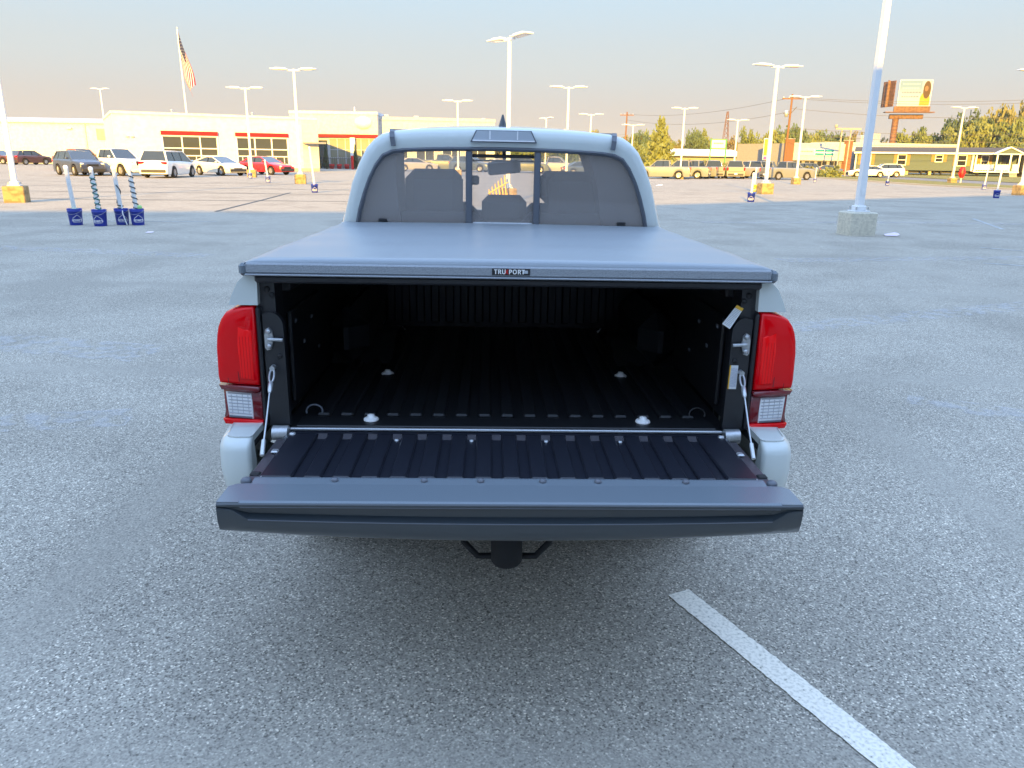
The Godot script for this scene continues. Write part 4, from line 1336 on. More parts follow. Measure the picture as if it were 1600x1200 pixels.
func furniture() -> void:
	var y: Material = M.concrete_yellow
	light_pole("near light pole right of the truck on a bare grey concrete block", on(7.83, -17.9), 6.3, 0.35, M.concrete, 2, 0.12)
	light_pole("leftmost near light pole on a yellow block left of the four buckets", on(-16.19, -25.63), 6.2, 0.9, y, 2, 0.3)
	light_pole("light pole on a yellow block right of the red sedan, left of the truck", on(-12.28, -45.52), 6.12, 0.03, y, 2, 0.2)
	light_pole("light pole that crosses the second red-topped window, just before the red sedan", on(-18.78, -56.82), 6.0, 0.03, y, 2, 0.2)
	light_pole("tallest light pole rising behind the middle of the truck cab", on(-0.25, -29.2), 5.62, 1.02, y, 2, 0.1)
	light_pole("light pole above the truck roof left of the antenna, before the tan building", on(-4.87, -68.52), 6.1, 0.06, y)
	light_pole("light pole above the truck roof right of the antenna, the taller of the two there", on(3.61, -56.0), 6.3, 0.04, y)
	light_pole("short distant light pole just right of the antenna with a flared double head", on(3.34, -88.0), 5.8, 1.1, y)
	light_pole("distant light pole above the right end of the truck roof", on(7.87, -84.56), 6.2, 0.05, y)
	light_pole("distant light pole left of the pointed conifer", on(13.36, -91.92), 5.6, 0.05, y)
	light_pole("light pole before the tan pickups right of the pointed conifer", on(16.61, -80.04), 6.75, 0.05, y)
	light_pole("distant light pole behind the grey pickups beside the small white sign", on(25.29, -92.31), 6.3, -0.12, y)
	light_pole("light pole on a yellow block right of the yellow-lidded bucket", on(12.60, -39.85), 6.0, -0.28, y, 2, 0.15)
	light_pole("light pole before the tan pickup at the right end of its row", on(23.70, -67.0), 6.95, 0.05, y, 2, 0.1)
	light_pole("light pole before the green mobile home with a red bag at its foot", on(42.03, -76.46), 6.9, -0.10, y, 2, 0.1)
	light_pole("light pole at the right edge of the picture on a yellow block", on(27.40, -42.9), 6.3, 0.1, y, 2, 0.2)
	light_pole("distant light pole rising behind the white warehouse at far left", on(-56.9, -112.0), 9.9, 0.05, y)
	bucket_post("bucket with a plain pale post and lime rim, leftmost of the four", on(-10.0, -17.83), 0.75, 1.27, Vector2(-0.06, 0.0), M.bucket, "", M.lime)
	bucket_post("bucket whose post is wrapped in teal cord, second of the four", on(-9.36, -17.67), 0.10, 1.25, Vector2(-0.06, 0.0), M.bucket, "teal", M.pvc)
	bucket_post("bucket with a hooked dark cord and a loose white strap, third of the four", on(-9.08 + 0.03, -18.06), 0.55, 1.26, Vector2(-0.05, 0.02), M.bucket, "loop", M.cord)
	var four := bucket_post("bucket whose post has a dark spiral cord, rightmost of the four", on(-8.68, -18.03), 0.60, 1.26, Vector2(-0.06, 0.0), M.bucket, "dark", M.pvc)
	obj("green_ball", MB.new().lathe([Vector2(0, -0.055), Vector2(0.038, -0.04), Vector2(0.055, 0), Vector2(0.038, 0.04), Vector2(0, 0.055)], 14, at(Vector3(0.10, 0.40, 0.04))), M.lime, four)
	bucket_post("pale bucket with a post before the red sedan's bonnet, left one", on(-17.92, -53.8), 0.4, 1.45, Vector2(-0.02, 0), M.bucket_pale, "", M.pvc, false)
	bucket_post("pale bucket with a post before the red sedan's nose, right one", on(-14.42, -46.38), 0.4, 1.25, Vector2(-0.10, 0), M.bucket_pale, "", M.pvc, false)
	bucket_post("blue bucket with a tall post between the light pole and the truck cab", on(-8.82, -34.9), 0.3, 1.9, Vector2(-0.12, 0), M.bucket, "", M.pvc, false)
	bucket_post("blue bucket with a yellow lid right of the truck", on(9.54, -31.86), -0.3, 1.10, Vector2(0.02, 0), M.bucket, "", M.yellow_lid, false)
	bucket_post("thin post in a bucket hidden behind the light pole's yellow block", on(13.0, -43.0), -0.3, 1.2, Vector2(0.02, 0), M.yellow_lid, "", M.yellow_lid, false)
	bucket_post("small pale bucket right of the row's last tan pickup", on(28.16, -74.6), -0.3, 1.3, Vector2(0.03, 0), M.bucket_pale, "", M.pvc, false)
	bucket_post("small blue bucket before the white car on the street", on(31.27, -66.69), -0.3, 1.25, Vector2(0.08, 0), M.bucket, "", M.pvc, false)
	bucket_post("pale bucket before the white porch, left of the last two", on(32.74, -55.37), -0.3, 1.25, Vector2(0.06, 0), M.bucket_pale, "", M.pvc, false)
	bucket_post("dark blue bucket near the right edge, nearest of the last two", on(23.41, -38.46), -0.3, 1.30, Vector2(0.04, 0), M.bucket, "", M.pvc, false)
	# flag
	var f := thing("flagpole", "tall white flagpole rising behind the showroom roof", "flagpole", Vector3(-38.0, 0, -94.0))
	obj("pole", MB.new().tube([Vector3(0, 0, 0), Vector3(-0.18, 15.0, 0)], [0.13, 0.06], 10), M.pole_white, f)
	obj("finial", MB.new().lathe([Vector2(0, -0.12), Vector2(0.12, 0), Vector2(0, 0.12)], 10, at(Vector3(-0.18, 15.1, 0))), M.zinc, f)
	var fm := mat(0.55, 0.60, 0.72, 0.8)
	var im := Image.create(130, 91, false, Image.FORMAT_RGB8)
	for k in 13:
		im.fill_rect(Rect2i(0, k * 7, 130, 7), Color(0.72, 0.06, 0.10) if k % 2 == 0 else Color(0.93, 0.92, 0.90))
	im.fill_rect(Rect2i(0, 0, 52, 49), Color(0.10, 0.13, 0.32))
	for i in 9:
		for j in (6 if i % 2 == 0 else 5):
			im.fill_rect(Rect2i(3 + j * 9 + (0 if i % 2 == 0 else 4), 2 + i * 5, 2, 2), Color(0.93, 0.93, 0.93))
	fm.albedo_texture = ImageTexture.create_from_image(im)
	fm.backlight_enabled = true
	fm.backlight = Color(0.4, 0.4, 0.4)
	var st := SurfaceTool.new()
	st.begin(Mesh.PRIMITIVE_TRIANGLES)
	var fp := func(u: float, v: float) -> Vector3:
		# cloth that hangs in still air: the fly end has dropped, with folds along it
		return Vector3(0.05 + u * (1.35 - 0.65 * v) + 0.14 * sin(v * 4.0 + u * 3.0) * u, 14.7 - 3.3 * v * (1.0 - 0.62 * u) - u * 5.0 - 0.6 * u * u, 0.35 * sin(u * 6.0 + v * 5.0) * (0.2 + u))
	for i in 16:
		for j in 10:
			var c := [Vector2(i / 16.0, j / 10.0), Vector2((i + 1) / 16.0, j / 10.0), Vector2((i + 1) / 16.0, (j + 1) / 10.0), Vector2(i / 16.0, (j + 1) / 10.0)]
			for k in [0, 1, 2, 0, 2, 3]:
				st.set_smooth_group(0)
				st.set_uv(c[k])
				st.add_vertex(fp.call(c[k].x, c[k].y))
	st.generate_normals()
	tag(place("national_flag", st.commit(), fm, self, at(Vector3(-38.15, 0, -94.0))), "red and white striped flag drooping from the tall flagpole", "flag")
	# yellow hoops stacked beside the middle pole, seen through the truck's rear window
	var h := thing("hoop_stack", "stack of bent yellow pipes beside the middle light pole's block", "pipe rack", on(-0.52, -28.6))
	for k in 6:
		var arch := []
		for j in 13:
			var a := PI * j / 12.0
			arch.append(Vector3(0.11 * k - 0.30 - 0.10 * sin(a), 0.05 + (0.42 + 0.10 * k) * sin(a), 0.28 * cos(a)))
		obj("hoop", MB.new().tube(arch, 0.026, 8), M.yellow_pipe, h)
	for q in [0.22, 0.5]:
		obj("rail", MB.new().tube([Vector3(-0.42, q * 0.7, 0.24), Vector3(0.28, q * 1.5, 0.24)], 0.022, 8), M.yellow_pipe, h)
	# red bag
	var rp := on(42.7, -76.2)
	var bag := thing("red_bag", "crumpled red bag on a short post beside the light pole", "bag", rp)
	var rows := []
	var r := RandomNumberGenerator.new()
	r.seed = 5
	for i in 8:
		var q := i / 7.0
		var row := PackedVector3Array()
		for k in 11:
			var a := TAU * (k % 10) / 10.0
			var rad := (0.27 * sin(PI * clampf(q * 0.80 + 0.08, 0, 1)) * (1.0 - 0.35 * q) + 0.07) * (1.0 + 0.22 * sin(a * 3 + i * 1.7) + 0.10 * sin(a * 5 - i))
			row.append(Vector3(cos(a) * rad, 0.55 + q * 1.05, sin(a) * rad))
		rows.append(row)
	obj("sack", MB.new().grid(rows, 1, true), M.red, bag)
	obj("post", MB.new().tube([Vector3(0, 0, 0), Vector3(0, 0.7, 0)], 0.06, 8), M.pvc, bag)
	# litter
	var bits := [[8.55, -17.75, 0.22, "paper", "pink and white paper scrap beside the grey concrete block"], [11.2, -26.0, 0.16, "blue", "small blue wrapper on the shaded asphalt right of the truck"], [9.6, -53.0, 0.3, "white", "white scrap on the sunlit lot before the grey pickups, right one"], [7.0, -50.5, 0.25, "white", "flat white scrap on the sunlit lot before the grey pickups, left one"], [-7.6, -16.2, 0.10, "paper", "small pale scrap on the asphalt right of the four buckets"]]
	for q in bits:
		var b := MB.new()
		var s: float = q[2]
		b.quad(Vector3(-s * 0.6, 0.012, s * 0.4), Vector3(s * 0.5, 0.015, s * 0.5), Vector3(s * 0.6, s * 0.35, -s * 0.3), Vector3(-s * 0.4, 0.03, -s * 0.5))
		b.quad(Vector3(s * 0.5, 0.015, s * 0.5), Vector3(s * 0.9, s * 0.2, s * 0.3), Vector3(s * 0.95, s * 0.28, -s * 0.35), Vector3(s * 0.6, s * 0.35, -s * 0.3))
		tag(obj("litter", b, M[q[3]], self, at(on(q[0], q[1]))), q[4], "litter")


# ---------------------------------------------------------------- parked cars
# local axes: front towards -z, wheels on y = 0
const CARS := {
	"sedan": {"l": 4.75, "w": 1.82, "h": 1.45, "top": [[-0.5, 0.62, 0.86], [-0.485, 0.72, 0.90], [-0.40, 0.80, 0.96], [-0.22, 0.93, 0.99], [0.0, 0.95, 1.0], [0.30, 0.97, 1.0], [0.42, 0.98, 0.97], [0.485, 0.90, 0.92], [0.5, 0.78, 0.88]], "base": [-0.24, 0.40], "roof": [-0.03, 0.20], "posts": [0.09], "r": 0.33, "wb": 2.75},
	"wedge": {"l": 4.60, "w": 1.78, "h": 1.42, "top": [[-0.5, 0.56, 0.84], [-0.485, 0.66, 0.90], [-0.40, 0.78, 0.96], [-0.28, 0.90, 0.99], [0.0, 0.95, 1.0], [0.30, 1.00, 1.0], [0.42, 1.03, 0.97], [0.485, 1.0, 0.92], [0.5, 0.80, 0.88]], "base": [-0.31, 0.47], "roof": [-0.02, 0.16], "posts": [0.07], "r": 0.33, "wb": 2.75},
	"suv": {"l": 4.65, "w": 1.86, "h": 1.68, "top": [[-0.5, 0.70, 0.86], [-0.49, 0.86, 0.90], [-0.42, 0.98, 0.96], [-0.23, 1.07, 0.99], [0.0, 1.08, 1.0], [0.30, 1.11, 1.0], [0.44, 1.12, 0.98], [0.49, 1.08, 0.95], [0.5, 0.90, 0.92]], "base": [-0.24, 0.48], "roof": [-0.05, 0.38], "posts": [0.06, 0.29], "r": 0.36, "wb": 2.70},
	"minivan": {"l": 5.10, "w": 1.98, "h": 1.76, "top": [[-0.5, 0.62, 0.82], [-0.49, 0.74, 0.88], [-0.45, 0.86, 0.94], [-0.36, 0.99, 0.99], [0.0, 1.06, 1.0], [0.30, 1.08, 1.0], [0.45, 1.10, 0.98], [0.49, 1.08, 0.95], [0.5, 0.92, 0.93]], "base": [-0.385, 0.485], "roof": [-0.15, 0.42], "posts": [-0.02, 0.22], "r": 0.36, "wb": 3.06},
	"pickup": {"l": 5.55, "w": 1.95, "h": 1.86, "top": [[-0.5, 0.80, 0.88], [-0.49, 1.02, 0.93], [-0.42, 1.14, 0.97], [-0.22, 1.20, 1.0], [0.0, 1.21, 1.0], [0.14, 1.22, 1.0], [0.30, 1.22, 1.0], [0.49, 1.22, 0.98], [0.5, 1.20, 0.97]], "base": [-0.22, 0.145], "roof": [-0.10, 0.12], "posts": [0.015], "r": 0.39, "wb": 3.40},
}


func car_node(kind: String, paint: Material, far := false) -> Node3D:
	var c: Dictionary = CARS[kind]
	var l: float = c.l
	var hw: float = c.w * 0.5
	var h: float = c.h
	var r: float = c.r
	var t := Node3D.new()
	var axles := [-c.wb * 0.5 - 0.02, c.wb * 0.5 - 0.02]
	var top_at := func(q: float) -> Vector2:
		var s: Array = c.top
		for i in s.size() - 1:
			if q <= s[i + 1][0]:
				var f: float = clampf((q - s[i][0]) / (s[i + 1][0] - s[i][0]), 0, 1)
				return Vector2(lerpf(s[i][1], s[i + 1][1], f), lerpf(s[i][2], s[i + 1][2], f))
		return Vector2(s[-1][1], s[-1][2])
	var qs := []
	for s in c.top:
		qs.append(s[0])
	for k in 31:
		qs.append(-0.49 + 0.98 * k / 30.0)
	qs.sort()
	var bed := kind == "pickup"
	var rows := []
	for q in qs:
		var z: float = q * l
		var tw: Vector2 = top_at.call(q)
		var y0 := 0.24
		for a in axles:
			var d: float = (r + 0.07) * (r + 0.07) - (z - a) * (z - a)
			if d > 0.0:
				y0 = maxf(y0, r + sqrt(d))
		y0 = minf(y0, tw.x - 0.12)
		var w: float = hw * tw.y
		var e := 0.03 if absf(q) > 0.495 else 0.0
		var ht: float = tw.x
		var side := [[0.955, y0 + e], [0.985, lerpf(y0, ht, 0.25)], [1.0, lerpf(y0, ht, 0.5)], [0.985, lerpf(y0, ht, 0.8)], [0.955, ht - 0.03], [0.90, ht]]
		var row := PackedVector3Array()
		for p in side:
			row.append(Vector3(-w * p[0], p[1], z))
		row.append(Vector3(-w * 0.45, ht + (0.0 if bed else 0.03), z))
		row.append(Vector3(0, ht + (0.0 if bed else 0.04), z))
		row.append(Vector3(w * 0.45, ht + (0.0 if bed else 0.03), z))
		for k in range(5, -1, -1):
			row.append(Vector3(w * side[k][0], side[k][1], z))
		rows.append(row)
	var body := MB.new().grid(rows, 1, true)
	for e in [0, rows.size() - 1]:
		var row: PackedVector3Array = rows[e]
		for k in range(1, row.size() - 1):
			body.otri(row[0], row[k], row[k + 1], Vector3(0, 0.6, 0))
	# roof and the posts that carry it
	var zb0: float = c.base[0] * l
	var zb1: float = c.base[1] * l
	var zr0: float = c.roof[0] * l
	var zr1: float = c.roof[1] * l
	var yb0: float = top_at.call(c.base[0]).x
	var yb1: float = top_at.call(c.base[1]).x
	var wb := hw * 0.89
	var wr := hw * 0.70
	var roof := []
	for i in 7:
		var f := i / 6.0
		var z := lerpf(zr0, zr1, f)
		var drop := 0.05 * pow(absf(f - 0.45) * 2.0, 2.0)
		var row := PackedVector3Array()
		for u in [-1.0, -0.96, -0.8, -0.4, 0.0, 0.4, 0.8, 0.96, 1.0]:
			row.append(Vector3(u * wr * 1.02, h - drop - 0.05 * pow(absf(u), 4.0) - (0.05 if absf(u) == 1.0 else 0.0), z))
		roof.append(row)
	body.grid(roof, 1, true)
	var ry := h - 0.075
	for s in [-1, 1]:
		body.tube([Vector3(s * wb, yb0 - 0.02, zb0), Vector3(s * wr, ry, zr0)], 0.035, 6)
		body.tube([Vector3(s * wb, yb1 - 0.02, zb1 - 0.05), Vector3(s * wr, ry, zr1)], 0.06 if kind != "wedge" else 0.05, 6)
		body.tube([Vector3(s * wr, ry, zr0), Vector3(s * wr * 1.01, h - 0.055, (zr0 + zr1) / 2), Vector3(s * wr, ry, zr1)], 0.03, 6)
	obj("body", body, paint, t)
	var base_y := func(z: float) -> float:
		return top_at.call(z / l).x - 0.005
	# glass
	var g := MB.new()
	g.oquad(Vector3(-wb * 0.97, yb0, zb0), Vector3(wb * 0.97, yb0, zb0), Vector3(wr * 0.97, ry + 0.02, zr0 - 0.01), Vector3(-wr * 0.97, ry + 0.02, zr0 - 0.01), Vector3(0, 1, 0))
	obj("windscreen", g, M.car_glass, t)
	var g2 := MB.new()
	g2.oquad(Vector3(-wb * 0.95, yb1, zb1), Vector3(wb * 0.95, yb1, zb1), Vector3(wr * 0.95, ry + 0.02, zr1 + 0.01), Vector3(-wr * 0.95, ry + 0.02, zr1 + 0.01), Vector3(0, 1, 0))
	obj("rear_window", g2, M.car_glass, t)
	var cuts := [0.0]
	for p in c.posts:
		cuts.append((p * l - zb0) / (zb1 - zb0))
	cuts.append(1.0)
	for s in [-1, 1]:
		for k in cuts.size() - 1:
			var f0: float = cuts[k] + (0.012 if k > 0 else 0.0)
			var f1: float = cuts[k + 1] - (0.012 if k < cuts.size() - 2 else 0.0)
			var low0 := lerpf(zb0, zb1, f0)
			var low1 := lerpf(zb0, zb1, f1)
			var hi0 := clampf(low0, zr0, zr1)
			var hi1 := clampf(low1, zr0, zr1)
			var q := MB.new()
			q.oquad(Vector3(s * wb, base_y.call(low0), low0), Vector3(s * wb, base_y.call(low1), low1), Vector3(s * wr, ry, hi1), Vector3(s * wr, ry, hi0), Vector3(0, 1, 0))
			obj("side_window", q, M.car_glass, t)
	if not far:
		obj("underbody", MB.new().bb(Vector3(-hw * 0.88, 0.22, -l * 0.47), Vector3(hw * 0.88, 0.55, l * 0.47), 0.04), M.car_trim, t)
	else:
		obj("underbody", MB.new().bb(Vector3(-hw * 0.88, 0.22, -l * 0.47), Vector3(hw * 0.88, 0.55, l * 0.47)), M.car_trim, t)
	if bed:
		obj("cargo_bed", MB.new().bb(Vector3(-hw * 0.80, 1.215, l * 0.16), Vector3(hw * 0.80, 1.228, l * 0.475)), M.black, t)
		obj("tailgate_line", MB.new().bb(Vector3(-hw * 0.78, 0.74, l * 0.5 - 0.01), Vector3(hw * 0.78, 0.77, l * 0.5 + 0.012)), M.car_trim, t)
	for a in axles:
		for s in [-1, 1]:
			var wh := wheel("wheel", t, Vector3(s * (hw * 0.90), r, a), r, 0.22)
			var rim: Node3D = wh.get_child(0)
			rim.name = "rim"
			obj("wheel_arch", arch_band(Vector3(s * hw * 0.87, r, a), r + 0.065, 0.10), M.black, t)
	var fy: float = top_at.call(-0.485).x
	var by: float = top_at.call(0.49).x
	for s in [-1, 1]:
		obj("headlight", MB.new().box(Vector3(s * hw * 0.64, fy - 0.06, -l * 0.478), Vector3(0.40, 0.13, 0.16), 0.03, Basis(Vector3.UP, s * 0.35)), M.headlamp, t)
		var tall := 0.34 if bed else 0.15
		var across := 0.17 if bed else 0.40
		obj("tail_light", MB.new().box(Vector3(s * (hw * 0.87 if bed else hw * 0.72), by - 0.05 - tall * 0.5 if bed else by - 0.12, l * 0.492), Vector3(across, tall, 0.13), 0.03, Basis(Vector3.UP, -s * 0.20)), M.lens_red, t)
		obj("door_mirror", MB.new().box(Vector3(s * hw * 1.05, yb0 + 0.12, zb0 + 0.45), Vector3(0.20, 0.14, 0.10), 0.04), paint, t)
		for k in 2:
			obj("door_handle", MB.new().box(Vector3(s * hw * 0.985, yb0 - 0.14, lerpf(zb0, minf(zb1, l * 0.24), 0.5 + 0.42 * k)), Vector3(0.04, 0.03, 0.16), 0.01), paint, t)
	obj("front_bumper", MB.new().box(Vector3(0, 0.40, -l * 0.490), Vector3(hw * 1.66, 0.26, 0.16), 0.06), M.car_trim if kind != "pickup" else paint, t)
	obj("grille", MB.new().box(Vector3(0, fy - 0.16, -l * 0.496), Vector3(hw * 0.85, 0.16 if not bed else 0.30, 0.06), 0.02), M.black, t)
	obj("rear_bumper", MB.new().box(Vector3(0, 0.44, l * 0.492), Vector3(hw * 1.66, 0.22, 0.16), 0.05), M.car_trim, t)
	obj("licence_plate", MB.new().box(Vector3(0, 0.70 if not bed else 0.52, l * 0.5 + (0.012 if not bed else 0.035)), Vector3(0.32, 0.16, 0.02), 0.004), M.white, t)
	return t


func car(kind: String, colour: String, label: String, category: String, p: Vector3, toward: float, group := "", far := false) -> Node3D:
	# toward: compass of the nose, degrees; 0 points away from the camera, 90 to the right
	var key := kind + colour
	var t: Node3D
	if not T.has(key):
		t = car_node(kind, M["car_" + colour], far)
		T[key] = t
	else:
		t = T[key].duplicate()
	t.name = numbered({"sedan": "sedan", "wedge": "hatchback", "suv": "suv", "minivan": "minivan", "pickup": "parked_pickup"}[kind], self)
	add_child(t, true)
	t.position = p
	t.rotation.y = -deg_to_rad(toward)
	tag(t, label, category, group)
	return t


func cars() -> void:
	var g := "vehicles parked before the showroom"
	car("minivan", "white", "white minivan seen from its rear corner before the first red-topped window", "minivan", on(-23.6, -54.4), -1, g)
	car("wedge", "pearl", "low cream hatchback between the white minivan and the red sedan", "hatchback", on(-22.6, -61.0), 125, g)
	car("sedan", "red", "bright red sedan behind a light pole at the second red-topped window", "sedan", on(-20.4, -65.3), 118, g)
	car("suv", "navy", "navy crossover facing right before the white warehouse", "crossover", on(-30.8, -56.3), 130, g)
	var wp := car("pickup", "white", "white pickup between the navy crossover and the white minivan", "pickup truck", on(-28.6, -57.2), 118, g)
	wp.name = "parked_pickup"
	car("suv", "maroon", "dark maroon car at the far left edge behind the light pole, left one", "car", on(-64.0, -99.0), 100, g)
	car("suv", "maroon", "dark maroon car behind the leftmost light pole, right one, nearer the navy crossover", "car", on(-58.6, -96.5), 20, g)
	car("pickup", "rust", "rust red truck cab showing above the navy crossover's roof", "truck", on(-39.2, -72.0), 120, g)
	g = "pickups in the row right of the truck"
	car("pickup", "sand", "tan pickup seen from its side just right of the truck cab, first of the row", "pickup truck", on(15.0, -81.0), -75, g)
	car("pickup", "sand", "tan pickup behind the light pole right of the conifer, second of the row", "pickup truck", on(17.6, -83.6), -68, g)
	car("pickup", "sand", "tan pickup with its red tail light beside the first grey pickup", "pickup truck", on(19.4, -86.0), -55, g)
	car("pickup", "grey", "dark grey pickup seen from behind, left of two with bright red tail lights", "pickup truck", on(21.6, -87.0), 8, g)
	car("pickup", "grey", "dark grey pickup seen from behind, right of two with bright red tail lights", "pickup truck", on(23.9, -86.8), 12, g)
	car("pickup", "silver", "silver grey pickup left of the light pole with a yellow block", "pickup truck", on(26.2, -88.5), -22, g)
	car("pickup", "sand", "tan pickup mostly hidden behind the light pole with a yellow block", "pickup truck", on(28.2, -89.5), 30, g)
	car("pickup", "sand", "tan pickup seen from its side at the right end of the row", "pickup truck", on(28.6, -83.6), 74, g)
	g = "cars seen through the truck's windows"
	var kinds := [["sedan", "silver"], ["pickup", "olive"], ["suv", "blue"], ["sedan", "white"], ["suv", "olive"], ["pickup", "silver"], ["sedan", "blue"], ["suv", "silver"]]
	var words := ["silver sedan far ahead, seen through the rear window's left pane", "olive pickup far ahead, seen beside the left window bar", "dark blue crossover far ahead, left of the rear-view mirror", "white sedan far ahead, just under the rear-view mirror", "olive crossover far ahead, right of the rear-view mirror", "silver pickup far ahead, seen beside the right window bar", "dark blue sedan far ahead, left in the rear window's right pane", "silver crossover far ahead, right in the rear window's right pane"]
	for k in 8:
		car(kinds[k][0], kinds[k][1], words[k], "car", on(-11.0 + 3.1 * k, -88.0 - 2.0 * (k % 2)), [70, 95, 110, 60, 90, 100, 80, 105][k], g, true)
	g = "cars on the street"
	car("suv", "white", "white crossover driving past before the green mobile home", "crossover", on(47.6, -103.0, 0.04), -82, g)
	car("sedan", "white", "white car half hidden behind the near light pole, before the white building", "car", on(44.6, -101.0, 0.04), -80, g)
	car("suv", "blue", "dark blue car parked before the low shop, left one", "car", on(38.5, -107.5), -80, g)
	car("sedan", "blue", "dark blue car parked before the low shop, right one", "car", on(42.2, -109.0), -80, g)


# ---------------------------------------------------------------- buildings
# a wall frame: x along the facade from its left end, y up, z out of the wall towards the lot
func facade(left: Vector3, right: Vector3) -> Transform3D:
	var x := Vector3(right.x - left.x, 0, right.z - left.z).normalized()
	return Transform3D(Basis(x, Vector3.UP, x.cross(Vector3.UP)), left)


func building(called: String, label: String, left: Vector3, right: Vector3) -> Node3D:
	var t := thing(called, label, "building")
	t.transform = facade(left, right)
	return t


# a glazed opening of panes between mullions; boxes proud of the wall
func glazing(t: Node3D, x0: float, x1: float, y0: float, y1: float, xs: Array, ys: Array, pane: Material, bar: Material, w := 0.10) -> Node3D:
	var f := MB.new()
	f.bb(Vector3(x0 - w, y0 - w, -0.06), Vector3(x0, y1 + w, 0.10))
	f.bb(Vector3(x1, y0 - w, -0.06), Vector3(x1 + w, y1 + w, 0.10))
	f.bb(Vector3(x0, y1, -0.06), Vector3(x1, y1 + w, 0.10))
	f.bb(Vector3(x0, y0 - w, -0.06), Vector3(x1, y0, 0.10))
	var cx := [x0] + xs.map(func(q): return lerpf(x0, x1, q)) + [x1]
	var cy := [y0] + ys.map(func(q): return lerpf(y0, y1, q)) + [y1]
	for k in range(1, cx.size() - 1):
		f.bb(Vector3(cx[k] - w * 0.5, y0, -0.05), Vector3(cx[k] + w * 0.5, y1, 0.085))
	for k in range(1, cy.size() - 1):
		f.bb(Vector3(x0, cy[k] - w * 0.4, -0.05), Vector3(x1, cy[k] + w * 0.4, 0.075))
	var win := obj("window", f, bar, t)
	for i in cx.size() - 1:
		for j in cy.size() - 1:
			obj("pane", MB.new().bb(Vector3(cx[i] + w * 0.5, cy[j] + w * 0.4, 0.004), Vector3(cx[i + 1] - w * 0.5, cy[j + 1] - w * 0.4, 0.03)), pane, win)
	return win


